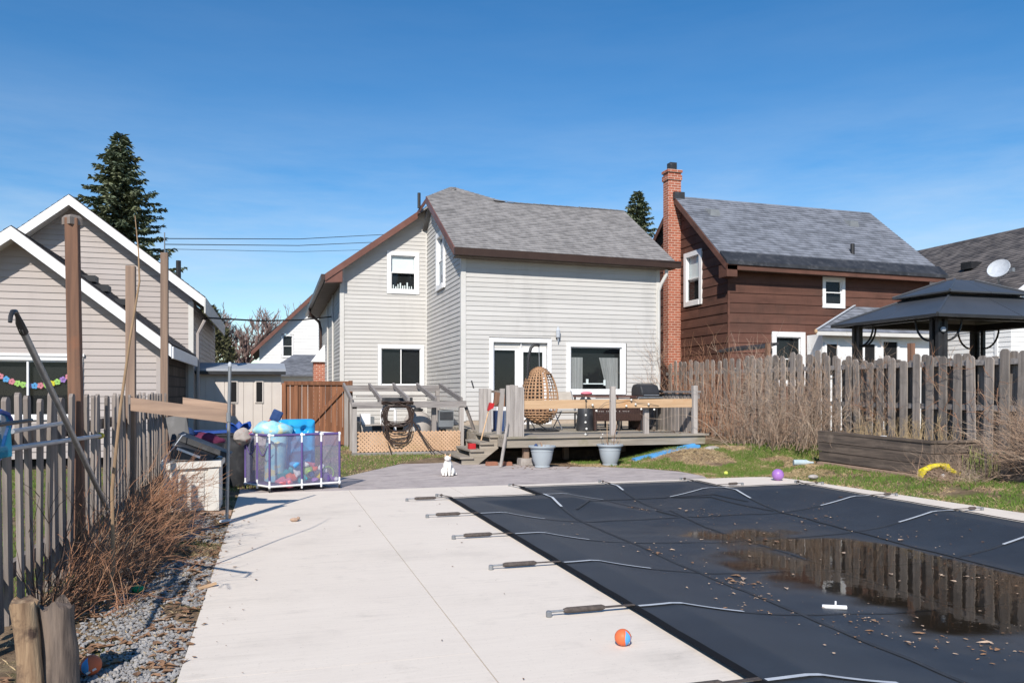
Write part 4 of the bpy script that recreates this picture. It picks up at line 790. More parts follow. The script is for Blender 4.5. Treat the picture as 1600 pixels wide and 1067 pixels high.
MB().box(-1.0, 9.0, -.02, -.42, 9.13, .02).ob('scrap_plank', 'wood_board', label='pale plank under the cream storage box', cat='plank')
bk_ = thing('black_case', 'black padded case lying open on the cream storage box', 'case', (-.8, 9.3, .57)); MB().hexa([(-1.05, 9.12, .565), (-.62, 9.10, .57), (-.58, 9.42, .58), (-1.0, 9.45, .575), (-1.02, 9.14, .75), (-.60, 9.11, .60), (-.55, 9.42, .62), (-.96, 9.44, .79)]).ob('case_body', 'black_plastic', bk_)
MB().hexa([(-1.0, 9.3, .78), (-.46, 9.18, .57), (-.44, 9.4, .58), (-.97, 9.5, .80), (-.98, 9.3, .84), (-.44, 9.18, .62), (-.42, 9.4, .63), (-.95, 9.5, .86)]).ob('case_flap', 'black_plastic', bk_); MB().beam((-.97, 9.09, .70), (-.74, 9.085, .60), .004, .025).ob('white_lettering_strip', 'white', bk_)
MB().tube([(-1.12, 9.1, .56), (-1.0, 9.13, .72), (-.93, 9.2, .83), (-.9, 9.25, .84)], .006, 5).ob('case_cord', 'strap', bk_)
MB().hexa([(-1.02, 9.75, .1), (-.8, 9.75, .1), (-.8, 9.8, .1), (-1.02, 9.8, .1), (-1.2, 10.1, 1.0), (-.98, 10.1, 1.03), (-.98, 10.15, 1.03), (-1.2, 10.15, 1.0)]).ob('leaning_panel', 'black_plastic', label='dark grey panel leaning behind the storage box', cat='panel')
def tub(name, c, r0, r1, h, mat, lb, cat_='tub', rim=True, sq=1.0):
    m = MB(); m.lathe(c, [(r0, 0), (r1, h), (r1+.02, h), (r1+.02, h+.015), (r1-.012, h+.015), (r0-.01, .02), (0, .02)], 22); m.v = [(c[0]+(x-c[0])*sq, y, z) for x, y, z in m.v]; return m.ob(name, mat, label=lb, cat=cat_, smooth=True)
tub('black_tub', (-.80, 10.3, .25), .16, .24, .42, 'black_plastic', 'black tub with a magenta cloth heap behind the storage box'); MB().box(-1.02, 10.1, 0, -.6, 10.5, .25).ob('dark_crate', 'black_plastic', label='dark crate on the ground under the black tub', cat='crate')
m = MB(); m.ball((-.78, 10.25, .70), .2, 14, 10, (1.15, .8, .5)); m.v = [(x+.03*noise.noise(Vector((x*9, y*9, z*9))), y, z+.05*noise.noise(Vector((x*7, y*7, z*7+3)))) for x, y, z in m.v]; m.ob('magenta_cloth', 'magenta', label='crumpled magenta cloth in the black tub', cat='cloth', smooth=True)
m = MB(); m.ball((-1.05, 10.5, .74), .15, 12, 8, (1, 1, .8)); m.v = [(x, y, z+.06*noise.noise(Vector((x*8, y*8, z*8)))) for x, y, z in m.v]; m.ob('dark_cushion', 'navy', label='dark bluish cushion left of the magenta cloth', cat='cushion', smooth=True)
tub('grey_bin', (-.52, 11.75, 0), .24, .28, .70, 'black_plastic', 'large black bin behind the toy trolley', 'bin')
m = MB(); m.lathe((-.45, 11.75, .73), [(.0, .0), (.09, .0), (.13, .08), (.17, .10), (.16, .11), (.12, .10), (.08, .02), (0, .02)], 16); m.v = [(x, y, z+(.05*math.sin(5*math.atan2(y-11.75, x+.45)) if z > .8 else 0)) for x, y, z in m.v]; m.ob('blue_shell_tray', 'blue', label='blue scalloped tray on the black bin', cat='tray', smooth=True)
MB().hexa([(-1.25, 12.3, 0), (-.45, 12.3, 0), (-.45, 12.9, 0), (-1.25, 12.9, 0), (-1.2, 12.35, .72), (-.5, 12.35, .72), (-.5, 12.85, .72), (-1.2, 12.85, .72)]).ob('blue_bin', 'blue', label='blue bin in the shade between fence and trolley', cat='bin')
m = MB(); m.ball((-1.0, 11.3, .3), .32, 14, 10, (1.0, .8, .95)); m.v = [(x+.08*noise.noise(Vector((x*5, y*5, z*5))), y, max(0, z+.06*noise.noise(Vector((x*6, y*6, z*6+3))))) for x, y, z in m.v]; m.ob('garbage_bag', 'black_plastic', label='black plastic bag slumped against the picket fence end', cat='bag', smooth=True)
# ------------------------------------------------------------------ toy trolley
TR = thing('toy_trolley', 'white pipe trolley with violet mesh sides holding pool toys', 'toy trolley', (.3, 11.1, 0))
o_ = Vector((-.035, 10.70, 0)); ex = Vector((.905, .285, 0)).normalized(); ey = Vector((-.50, .86, 0)).normalized(); LX, LY, HZ = .95, .62, .735
def tp(a, b, z): p = o_+ex*(a*LX)+ey*(b*LY); return (p.x, p.y, z)
for a, b in ((0, 0), (.45, 0), (.73, 0), (1, 0), (0, .5), (0, 1), (.45, 1), (1, 1)):
    MB().tube([tp(a, b, .03), tp(a, b, HZ+.01)], .0125, 8).ob('upright_pipe', 'white', TR); MB().tube([tp(a, b, .15), tp(a, b, HZ-.1)], .0145, 8).ob('fabric_sleeve', 'violet', TR)
    for z in (.075, HZ): MB().ball(tp(a, b, z), .021, 8, 6, (1, 1, 1.3)).ob('pipe_joint', 'white', TR)
for z in (.075, HZ):
    for p, q in (((0, 0), (1, 0)), ((0, 0), (0, 1)), ((1, 0), (1, 1)), ((0, 1), (1, 1))): MB().tube([tp(*p, z), tp(*q, z)], .0125, 8).ob('side_pipe', 'white', TR)
for p, q in (((.06, 0), (.42, 0)), ((.49, 0), (.70, 0)), ((.76, 0), (.98, 0)), ((0, .06), (0, .44)), ((0, .56), (0, .95))): MB().tube([tp(*p, HZ+.002), tp(*q, HZ+.002)], .016, 8).ob('fabric_sleeve', 'violet', TR)
for p, q in (((0, 0), (.45, 0)), ((.45, 0), (.73, 0)), ((.73, 0), (1, 0)), ((0, 0), (0, .5)), ((0, .5), (0, 1)), ((1, 0), (1, 1)), ((0, 1), (1, 1)), ((.45, 0), (.45, 1))): MB().quad(tp(*p, .09), tp(*q, .09), tp(*q, HZ), tp(*p, HZ)).ob('mesh_panel', 'meshcloth', TR)
MB().quad(tp(0, 0, .09), tp(1, 0, .09), tp(1, 1, .09), tp(0, 1, .09)).ob('mesh_floor', 'violet', TR)
for b in (.0, .5):
    pk = [tp(0, b+.04+.4*i/8, .60-.13*math.sin(math.pi*i/8)) for i in range(9)]; MB().tube([(x-.012, y-.006, z) for x, y, z in pk], .007, 5).ob('pocket_rim', 'violet', TR)
for a, b in ((0, 0), (1, 0), (0, 1), (1, 1)): p = tp(a, b, .028); MB().tube([(p[0]-.012, p[1], .028), (p[0]+.012, p[1], .028)], .026, 12).ob('caster', 'black', TR)
# toys
def lump(name, c, r, mat, lb, cat_='toy', sc=None, amp=.7):
    sc = (rnd(.7, 1.4), rnd(.7, 1.1), rnd(.6, 1.2)); m = MB(); m.ball(c, r, 14, 10, sc); m.v = [(x+amp*r*noise.noise(Vector((x*12, y*12, z*12))), y+amp*r*noise.noise(Vector((x*12+5, y*12, z*12))), z+amp*r*noise.noise(Vector((x*12, y*12+9, z*12)))) for x, y, z in m.v]
    return m.ob(name, mat, label=lb, cat=cat_, group='pool toys in the trolley', smooth=True)
def pillow(m, W, Hh, D, nx, nz, holes):
    ids = {}
    for sgn in (-1, 1):
        for j in range(nz+1):
            for i in range(nx+1):
                u, v = i/nx, j/nz; e = min(u, 1-u, v, 1-v); d = D*(min(1, e/.12)**.5)*(.72+.28*abs(math.cos(u*math.pi*2))*abs(math.cos(v*math.pi*3)))
                for hu, hv in holes:
                    q = math.hypot((u-hu)*W, (v-hv)*Hh); d *= ss((q-.018)/.045)
                cr = .12; du = max(0, cr-u, u-(1-cr)); dv = max(0, cr*W/Hh-v, v-(1-cr*W/Hh))*Hh/W
                uu, vv = u, v
                if math.hypot(du, dv) > cr: k = cr/math.hypot(du, dv); uu = u+(1-k)*du*(1 if u < .5 else -1); vv = v+(1-k)*dv*W/Hh*(1 if v < .5 else -1)
                ids[(sgn, i, j)] = len(m.v); m.v.append(((uu-.5)*W, sgn*d, vv*Hh))
    for sgn in (-1, 1):
        for j in range(nz):
            for i in range(nx): f = (ids[(sgn, i, j)], ids[(sgn, i+1, j)], ids[(sgn, i+1, j+1)], ids[(sgn, i, j+1)]); m.f.append(f if sgn < 0 else f[::-1])
m = MB(); pillow(m, .50, .76, .075, 44, 72, [(.3, .82), (.68, .82), (.5, .52), (.3, .3), (.7, .3)]); c0 = Vector(tp(.56, .5, .17)); rz = Matrix.Rotation(R(14), 3, 'Z')
m.v = [tuple(rz @ Vector(p)+c0) for p in m.v]; m.ob('inflatable_mattress', 'sky_blue', label='bright blue inflatable mattress with round holes standing in the trolley', cat='inflatable', smooth=True)
m = MB(); m.tube([tp(.22, .45, .12), tp(.23, .42, .4), tp(.25, .42, .7), tp(.28, .42, .86)], [.13, .14, .14, .11], 16); m.v = [(x, y, z) for x, y, z in m.v]; m.ob('rolled_float', 'aqua', label='rolled aqua and yellow patterned float poking out of the trolley', cat='inflatable', smooth=True)
m = MB(); m.ball(tp(.20, .45, .80), .22, 18, 12, (1.2, .7, .55)); m.v = [(x, y, z+.05*noise.noise(Vector((x*8, y*8, z*4)))) for x, y, z in m.v]; m.ob('deflated_ring', 'aqua', label='crumpled pale aqua vinyl sagging over the trolley rim', cat='inflatable', smooth=True)
m = MB(); m.ball(tp(-.06, .9, .70), .13, 14, 10, (1.0, .7, .7)); m.v = [(x, y, z+.06*noise.noise(Vector((x*9, y*9, z*9)))) for x, y, z in m.v]; m.ob('mesh_toy_bag', nm('pale toy bag', (.40, .36, .33), (.25, .22, .20), (9, 9, 9), c3=(.45, .10, .07), s3=5, lo3=.6, hi3=.66), label='pale bag of toys hanging behind the left trolley corner', cat='bag', smooth=True)
cl = ['orange', 'pink', 'lime', 'noodle', 'purple', 'teal', 'white', 'yellow', 'red', 'violet']; cn = {'noodle': 'pale blue', 'teal': 'teal', 'violet': 'dark violet'}
spots = [(.36, .12, .17, .06, 0), (.41, .1, .22, .05, 6), (.33, .12, .26, .05, 5), (.2, .1, .12, .07, 1), (.30, .08, .11, .06, 1), (.39, .1, .33, .07, 3), (.50, .14, .14, .08, 5), (.57, .12, .25, .06, 2), (.64, .14, .2, .05, 3), (.68, .1, .13, .05, 4), (.53, .1, .33, .05, 6), (.62, .16, .32, .06, 1), (.58, .1, .16, .05, 4), (.66, .1, .27, .04, 0), (.77, .12, .16, .05, 7), (.84, .12, .15, .07, 9), (.92, .14, .13, .06, 4), (.97, .06, .12, .03, 6), (.80, .2, .24, .06, 6), (.28, .3, .18, .09, 5)]
for a, b, z, r, c in spots[:12]+spots[13:]: lump('pool_toy', tp(a, b, z), r, cl[c], f"{'large' if r > .065 else 'mid sized' if r > .055 else 'small'} {cn.get(cl[c], cl[c])} pool toy {'low' if z < .19 else 'high'} in the {'left' if a < .45 else 'middle' if a < .73 else 'right'} trolley bay")
MB().tube([tp(.86+.09*math.cos(i*.4), .1, .2+.09*math.sin(i*.4)) for i in range(17)], .01, 6).ob('dive_ring', 'lime', label='thin lime dive ring in the right trolley bay', cat='toy', smooth=True)
m = MB(); m.tube([tp(-.02, .8, .74), tp(.27, .72, .93)], .008, 6); bt_ = thing('paddle_bat', 'navy foam paddle with red handle sticking out of the trolley', 'paddle', tp(.1, .75, .8)); m.ob('handle', 'red', bt_)
m = MB(); pillow(m, .14, .16, .018, 10, 10, []); c0 = Vector(tp(.30, .7, .90)); m.v = [tuple(Matrix.Rotation(R(24), 3, 'Y') @ Vector(p)+c0) for p in m.v]; m.ob('paddle_head', 'navy', bt_, smooth=True)
# ------------------------------------------------------------------ stump, balls, small things on the ground
ST = thing('split_log', 'pair of upright split logs by the fence in the near left corner', 'log', (-1.0, 3.9, 0))
def logpiece(name, cx, cy, outline, h, mat, lean=(0, 0)):
    m = MB(); n = len(outline); L = 16
    for j in range(L+1):
        t = j/L
        for i, (a, r) in enumerate(outline):
            k = 1+.16*noise.noise(Vector((math.cos(a)*1.6+cx*9, math.sin(a)*1.6, t*2.6)))+.09*noise.noise(Vector((a*4, t*1.2, 3+cx*5)))+.05*noise.noise(Vector((a*11, t*2, 8)))+.30*(1-t)**3
            hh = h*t+((.05*noise.noise(Vector((a*1.5, 5, cx*7)))+.02*noise.noise(Vector((a*6, 2, 1)))) if j == L else 0)
            m.v.append((cx+math.cos(a)*r*k+lean[0]*t+.006*math.sin(t*4), cy+math.sin(a)*r*k+lean[1]*t, hh))
    for j in range(L):
        for i in range(n): a = j*n+i; b = j*n+(i+1) % n; m.f.append((a, b, b+n, a+n))
    m.f.append(tuple(L*n+i for i in range(n))); return m.ob(name, mat, ST, smooth=True)
logpiece('pale_half', -.99, 3.87, [(i*2*math.pi/22, .043*(1+.5*abs(math.sin(i*.285)))) for i in range(22)], .40, 'stump', (-.03, .0)); logpiece('grey_half', -.905, 3.90, [(i*2*math.pi/26, .060*(1+.18*math.cos(2*i*.24))) for i in range(26)], .375, 'stump_grey', (.0, .01))
def striped_ball(c, r, lb, rot):
    t = thing('rubber_ball', lb, 'ball', (c[0], c[1], c[2]-r), 'orange rubber balls'); m = MB(); m.ball(c, r, 24, 16); m.ob('ball_skin', 'orange', t, smooth=True)
    for k, (mat, a0, a1) in enumerate((('noodle', 200, 250), ('noodle', 20, 70))):
        m = MB()
        for j in range(10):
            for i in range(6):
                q = []
                for (di, dj) in ((0, 0), (1, 0), (1, 1), (0, 1)):
                    th = R(25+130*(j+dj)/10); ph = R(a0+(a1-a0)*(i+di)/6+rot)*1.0; w_ = math.sin(R(180*(j+dj)/10)); ph = R((a0+a1)/2+rot)+(ph-R((a0+a1)/2+rot))*w_
                    q.append((c[0]+1.008*r*math.sin(th)*math.cos(ph), c[1]+1.008*r*math.sin(th)*math.sin(ph), c[2]+1.008*r*math.cos(th)))
                m.quad(*q)
        m.ob('ball_stripe', mat, t, smooth=True)
    m = MB(); a = R(262+rot); p = Vector((math.cos(a)*.93, math.sin(a)*.93, -.36)).normalized(); rt = p.to_track_quat('Y', 'Z').to_matrix() @ Matrix.Rotation(R(30), 3, 'Y'); m.box(-.5*r, -.01*r, -.12*r, .5*r, .012*r, .12*r); m.v = [tuple(rt @ Vector(q)+Vector(c)+p*r*.97) for q in m.v]; m.ob('ball_patch', 'white', t)
striped_ball((-.80, 4.06, .043), .046, 'orange and blue rubber ball beside the split logs', 20); striped_ball((1.72, 3.73, .043), .043, 'orange rubber ball lying on the concrete near the cover edge', 60)
MB().ball((7.1, 9.92+.1, .085), .086, 24, 16).ob('purple_ball', 'purple', label='shiny purple ball at the corner of the pool deck', cat='ball', smooth=True)
MB().ball((6.75, 10.85, gz(6.75, 10.85)+.05), .034, 14, 10).ob('tennis_ball', 'yellow_green', label='yellow tennis ball on the lawn', cat='ball', smooth=True)
MB().ball((-.83, 5.6, .03), .035, 10, 8, (1.2, 1, .7)).ob('green_toy', flat('green plastic', (.01, .30, .12), .4), label='small green plastic piece on the gravel', cat='toy', smooth=True)
m = MB(); m.ball((.21, 8.25, .02), .028, 8, 6, (1.6, .8, .7)); m.ball((.25, 8.29, .025), .018, 8, 6); m.ob('wood_chip', 'wood_board', label='small wood chunk on the concrete left of the cover', cat='wood chip')
m = MB(); m.ball((1.79, 3.82, .012), .016, 8, 6, (1.5, 1, .7)); m.ob('pebble', 'stone', label='small stone next to the ball on the concrete', cat='stone')
MB().beam((-.47, 5.62, .0), (-.36, 5.66, .02), .03, .012).ob('wood_offcut', 'wood_new', label='pale wood offcut at the concrete edge over the gravel', cat='offcut'); MB().beam((-.5, 8.42, .01), (-.40, 8.4, .02), .05, .02).ob('white_scrap', 'white', label='white scrap at the foot of the steel pipe', cat='scrap')
fz = max(WZ, cover_z(3.62, 4.5))+.012; m = MB(); m.tube([(3.55, 4.52, fz), (3.69, 4.45, fz)], .014, 8); m.tube([(3.625, 4.48, fz), (3.63, 4.485, fz+.04)], .006, 6); m.ob('white_float_tube', 'white', label='short white tube floating in the puddle', cat='tube')
m = MB(); m.tube([(8.42, 11.45, gz(8.5, 11.5)+.06), (8.62, 11.38, gz(8.5, 11.5)+.06), (8.68, 11.36, gz(8.5, 11.5)+.06), (8.73, 11.34, gz(8.5, 11.5)+.06)], [.05, .05, .02, .018], 12); m.ob('plastic_bottle', nm('clear plastic', (.55, .60, .62), (.36, .46, .50), (9, 9, 9), rough=.35), label='crushed plastic bottle in the grass under the bush', cat='bottle', smooth=True)
MB().ball((7.62, 9.9, .05), .06, 10, 6, (1.4, .9, .6)).ob('grey_stone', 'rock', label='pale stone beside the purple ball', cat='stone', smooth=True)
# ------------------------------------------------------------------ cat
def make_cat():
    c = thing('sitting_cat', 'white cat with ginger ears sitting on the grey patio', 'cat', (2.6, 12.05, 0)); m = MB()
    def bl(x, y, z, r, sc=(1, 1, 1)): m.ball((x, y, z), r, 16, 12, sc)
    bl(0, .09, .085, .095, (.98, 1.15, .9)); bl(0, .05, .15, .078, (.98, 1.0, 1.2)); bl(0, .005, .20, .06, (.95, .9, 1.1)); bl(0, -.012, .235, .045); bl(0, -.03, .272, .05, (1.05, .95, .88)); bl(0, -.066, .258, .026, (1.1, .9, .75))
    for s in (-1, 1):
        bl(s*.075, .06, .06, .058, (.65, 1.15, 1)); bl(s*.07, -.02, .018, .02, (1, 2.1, .9)); m.tube([(s*.03, -.02, .19), (s*.028, -.035, .1), (s*.026, -.04, .02)], [.03, .022, .019], 10); bl(s*.026, -.052, .014, .018, (1, 1.5, .75))
        m.tube([(s*.03, -.018, .30), (s*.038, -.014, .325), (s*.042, -.012, .348)], [.021, .013, .003], 8)
    m.tube([(.02, .18, .03), (.08, .17, .022), (.12, .12, .02), (.13, .07, .018)], [.025, .024, .02, .012], 10)
    me = m.mesh('cat_body'); o = place('cat_body', me, M['cat'], c, (0, 0, 0)); o.location = (2.6, 12.05, 0); o.matrix_parent_inverse = Matrix.Translation((-2.6, -12.05, 0)); o.rotation_euler = (0, 0, R(-14))
    r = o.modifiers.new('join', 'REMESH'); r.mode = 'VOXEL'; r.voxel_size = .0055; s = o.modifiers.new('soft', 'SMOOTH'); s.iterations = 4
    def bit(name, mk, mat):
        b = MB(); mk(b); q = b.ob(name, mat, c); q.location = (2.6, 12.05, 0); q.rotation_euler = (0, 0, R(-14))
    for s_ in (-1, 1):
        bit('eye', lambda b: b.ball((s_*.02, -.075, .277), .0065, 8, 6), 'black'); bit('ear_patch', lambda b: b.tube([(s_*.031, -.03, .305), (s_*.040, -.024, .328), (s_*.0435, -.02, .345)], [.017, .010, .002], 6), 'ginger')
    bit('nose', lambda b: b.ball((0, -.092, .262), .005, 6, 4), 'pink'); bit('brow_patch', lambda b: b.ball((.018, -.035, .305), .022, 8, 6, (1.1, 1, .55)), 'ginger')
make_cat()
# ------------------------------------------------------------------ pump lean-to
LT = thing('pump_shelter', 'open grey timber lean-to frame with tan lattice over the pool pump', 'shelter', (2.6, 17, 0))
MB().beam((1.50, 16.0, 1.03), (3.84, 16.0, 1.05), .05, .13).ob('front_beam', 'wood_greyx', LT); MB().beam((1.58, 18.55, 1.38), (3.8, 18.55, 1.38), .05, .14).ob('back_beam', 'wood_greyx', LT); MB().beam((1.75, 17.5, 1.20), (3.75, 17.5, 1.20), .14, .03).ob('cross_board', 'wood_greyx', LT)
for x in (1.54, 2.12, 2.68, 3.24, 3.78): MB().beam((x-.04, 15.98, 1.13), (x+.03, 18.6, 1.46), .045, .10).ob('rafter', 'wood_greyx', LT)
for x, y, h in ((1.56, 16.02, 1.0), (3.74, 16.02, 1.0), (3.2, 16.2, 1.0), (1.62, 18.5, 1.33), (3.74, 18.5, 1.33), (1.62, 17.2, 1.15)): MB().box(x-.045, y-.045, 0, x+.045, y+.045, h).ob('post', 'wood_silver', LT)
MB().beam((3.85, 16.1, 1.0), (4.15, 15.9, .05), .07, .05).ob('diagonal_brace', 'wood_grey', LT); MB().box(1.5, 15.93, .02, 3.75, 15.98, .09).ob('bottom_board', 'wood_greyx', LT)
lat = MB(); x0, x1, z0, z1 = 1.62, 3.70, .10, .50
for s in (-1, 1):
    k = -1.0
    while k < 3.2:
        pts = []
        for t in (0, 1):
            z = z0 if t == 0 else z1; pts.append((x0+k+(z-z0)*s+(.4 if s < 0 else 0), z))
        (xa, za), (xb, zb) = pts
        if True:
            if min(xa, xb) < x0:
                if max(xa, xb) <= x0+.02: k += .078; continue
                f_ = (x0-xa)/(xb-xa)
                if xa < xb: xa, za = x0, za+(zb-za)*f_
                else: xb, zb = x0, za+(zb-za)*f_
            if max(xa, xb) > x1:
                if min(xa, xb) >= x1-.02: k += .078; continue
                f_ = (x1-xa)/(xb-xa)
                if xb > xa: xb, zb = x1, za+(zb-za)*f_
                else: xa, za = x1, za+(zb-za)*f_
            lat.beam((xa, 15.965 if s > 0 else 15.957, za), (xb, 15.965 if s > 0 else 15.957, zb), .007, .038)
        k += .078
lat.ob('lattice', 'lattice', LT, kind='stuff')
PUMP = thing('pool_filter', 'round taupe pool filter tank with black clamp under the lean-to', 'pool filter', (3.0, 17.0, 0)); MB().lathe((2.93, 16.6, .24), [(.27, 0), (.30, .1), (.30, .35), (.27, .5), (.2, .60), (.1, .65), (.07, .66)], 24).ob('tank', 'tank', PUMP, smooth=True)
MB().lathe((2.93, 16.6, .89), [(.08, 0), (.12, .01), (.12, .05), (.07, .06), (.07, .12), (.10, .13), (.10, .17), (.03, .18)], 16).ob('valve_head', 'black_plastic', PUMP)
MB().box(2.3, 18.2, 1.02, 3.1, 18.26, 1.17).ob('black_shelf_box', 'black_plastic', label='long black box on the house wall behind the lean-to', cat='box')
MB().box(1.7, 17.6, .1, 2.15, 18.0, .75).ob('heater_cabinet', 'grey_plastic', label='grey heater cabinet at the back left of the lean-to', cat='heater')
PV = thing('white_plumbing', 'white plastic pipe loop beside the filter tank', 'pipes', (2.35, 17, 0)); MB().tube([(2.22, 16.9, .1), (2.22, 16.9, .9), (2.24, 16.9, .93), (2.48, 16.9, .93), (2.5, 16.9, .9), (2.5, 16.9, .1)], .032, 10).ob('pipe_loop', 'white', PV, smooth=True); MB().tube([(2.5, 16.9, .96), (2.85, 16.95, .95)], .03, 8).ob('pipe_branch', 'white', PV)
CB = thing('control_box', 'grey pump timer box on the right lean-to post', 'control box', (3.42, 16.1, .6)); MB().box(3.27, 16.02, .58, 3.58, 16.16, .92).ob('case', 'grey_plastic', CB); MB().box(3.29, 16.005, .73, 3.56, 16.019, .89).ob('window', 'black_plastic', CB); MB().box(3.3, 16.0, .535, 3.55, 16.14, .578).ob('base', 'black_plastic', CB)
HT = thing('pool_pump', 'tan pool pump motor low behind the lattice', 'pump', (2.0, 16.9, 0)); MB().box(1.75, 16.6, .2, 2.25, 17.0, .62).ob('motor_cover', 'tank', HT); MB().box(1.98, 16.585, .5, 2.2, 16.599, .60).ob('vent', 'black', HT); MB().box(1.78, 16.9, .62, 1.98, 17.1, .84).ob('junction_box', 'white', HT); MB().hexa([(1.66, 16.5, .1), (1.8, 16.5, .1), (1.8, 16.9, .1), (1.66, 16.9, .1), (1.66, 16.5, .68), (1.7, 16.5, .68), (1.8, 16.9, .68), (1.66, 16.9, .68)]).ob('bracket', 'black_plastic', HT)
HO = thing('garden_hose', 'tangled dark garden hose coiled over the lean-to beam', 'hose', (2.4, 15.9, .6))
for k in range(17):
    w = .30+rnd(-.05, .03); dp = rnd(.30, .78); cx = 2.39+rnd(-.02, .04); pts = []
    for i in range(25):
        a = i/24*2*math.pi; sx = math.sin(a); x = cx+w*sx*(1-.22*(1-math.cos(a))/2*dp); pass
        z = 1.02-dp*ss((1-math.cos(a))/2); pts.append((x+.012*noise.noise(Vector((i*.3, k, 0))), 15.90-.02*rnd(0, 1.2)-.03*math.sin(a*2+k)*.5, z+.02*noise.noise(Vector((i*.3, k, 5)))))
    MB().tube(pts, .0105, 6, cap=False).ob('hose_loop', 'hose', HO, smooth=True)
for k in range(9): MB().tube([(2.08+.64*i/12, 15.9-.015*k % .05+.01*math.sin(i+k), 1.06+.012*math.sin(i*1.3+k*2)+.012*(k % 4)) for i in range(13)], .0105, 6).ob('hose_loop', 'hose', HO, smooth=True)
for q in ([(2.70, 15.88, .72), (2.85, 15.85, .45), (3.0, 15.83, .2), (3.12, 15.7, .06)], [(2.72, 15.88, .70), (2.9, 15.85, .42), (3.1, 15.8, .15), (3.3, 15.6, .05), (3.6, 15.5, .03), (3.75, 15.45, .03)], [(2.2, 15.86, .3), (2.24, 15.84, .15), (2.27, 15.8, .05)]): MB().tube(q, .0105, 6).ob('hose_tail', 'hose', HO, smooth=True)
# ------------------------------------------------------------------ deck, stairs, railings
DK = thing('wooden_deck', 'low weathered timber deck in front of the grey house', 'deck', (5.8, 15.8, 0)); DZ = .51
y = 13.28; k = 0
while y < 18.35:
    MB().box(3.92+rnd(-.01, .02), y, DZ-.035, 7.88+rnd(-.03, .03), y+.136, DZ+rnd(0, .004)).ob('deck_plank', 'wood_deck', DK); y += .142
MB().box(3.9, 13.32, DZ-.19, 7.84, 13.36, DZ-.045).ob('fascia_board', 'wood_deck', DK); MB().box(3.9, 13.37, DZ-.19, 3.94, 18.3, DZ-.04).ob('fascia_board', 'wood_deck', DK); MB().box(7.8, 13.37, DZ-.19, 7.84, 18.3, DZ-.04).ob('fascia_board', 'wood_deck', DK)
MB().box(4.27, 13.42, .1, 4.37, 13.52, DZ-.19).ob('deck_post', 'wood_postgrey', DK); MB().box(4.2, 13.36, 0, 4.45, 13.6, .12).ob('footing_block', 'rock', DK)
for x in (5.4, 6.6, 7.7): MB().box(x, 14.4, 0, x+.1, 14.5, DZ-.05).ob('deck_post', 'wood_postgrey', DK)
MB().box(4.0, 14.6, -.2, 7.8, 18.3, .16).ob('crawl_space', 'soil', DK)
RL = thing('deck_railing', 'makeshift deck guard with one new horizontal board and old posts', 'railing', (5.9, 13.4, .51))
MB().hexa([(4.17, 13.395, .995), (7.60, 13.395, 1.01), (7.60, 13.43, 1.01), (4.17, 13.43, .995), (4.17, 13.395, 1.15), (7.60, 13.395, 1.17), (7.60, 13.43, 1.17), (4.17, 13.43, 1.15)]).ob('guard_board', 'wood_new', RL)
for x, y, z0, z1 in ((5.95, 13.35, .40, 1.40), (7.66, 13.40, .40, 1.42), (6.72, 13.55, .50, 1.05)): MB().box(x-.045, y-.04, z0, x+.045, y+.04, z1).ob('post', 'wood_silver', RL)
pk = MB(); 
for k in range(16): MB().box(7.735, 13.55+k*.155, .50, 7.757, 13.55+k*.155+.11, 1.27+rnd(-.02, .02)).ob('picket', 'wood_grey_right', RL)
MB().box(7.70, 13.45, 1.28, 7.83, 16.1, 1.32).ob('cap_rail', 'wood_greyx', RL); MB().box(7.762, 13.45, 1.17, 7.80, 16.1, 1.26).ob('side_rail', 'wood_greyx', RL)
PB = thing('board_guard', 'upright grey boards guarding the front left deck corner', 'guard', (4.1, 13.4, .5))
for k in range(4): x = 3.93+k*.075; MB().box(x, 13.36+.008*(k % 2), .50-.01*k % .03, x+.072, 13.385+.008*(k % 2), 1.40+rnd(-.02, .03)).ob('guard_picket', 'wood_silver', PB)
MB().box(4.232, 13.37, .5, 4.26, 13.46, 1.38).ob('guard_picket', 'wood_silver', PB); MB().beam((3.78, 13.2, .0), (3.95, 13.34, .75), .045, .03).ob('prop_stake', 'wood_silver', PB); MB().beam((3.97, 13.40, .95), (4.22, 13.40, .95), .03, .08).ob('guard_rail', 'wood_grey', PB)
PA = thing('stair_board_guard', 'upright grey boards at the far side of the deck stairs', 'guard', (4.0, 15.0, .5))
for k in range(3): x = 3.86+k*.085; MB().box(x, 15.0, .5, x+.08, 15.03, 1.36+rnd(-.02, .02)).ob('guard_picket', 'wood_silver', PA)
MB().hexa([(3.99, 14.2, .5), (4.08, 14.2, .5), (4.08, 14.25, .5), (3.99, 14.25, .5), (4.06, 14.2, 1.36), (4.15, 14.2, 1.36), (4.15, 14.25, 1.36), (4.06, 14.25, 1.36)]).ob('guard_picket', 'wood_silver', PA); MB().box(4.12, 15.01, 1.28, 4.3, 15.05, 1.33).ob('guard_rail', 'wood_grey', PA)
SR = thing('deck_stairs', 'open wooden stairs descending left from the deck', 'stairs', (3.6, 14.3, 0))
for k in range(4):
    z = .135+k*.125; x = 3.20+k*.185; MB().box(x, 13.80, z-.035, x+.25, 14.95, z).ob('tread', 'wood_deck', SR)
for y in (13.84, 14.88):
    pr = [(3.24, .0), (3.55, .0), (3.92, .28), (3.92, .47), (3.76, .47), (3.76, .345), (3.575, .345), (3.575, .22), (3.39, .22), (3.39, .10), (3.24, .10)]; MB().extrude([(x, y, z) for x, z in pr], (0, .045, 0)).ob('stringer', 'wood_deck', SR)
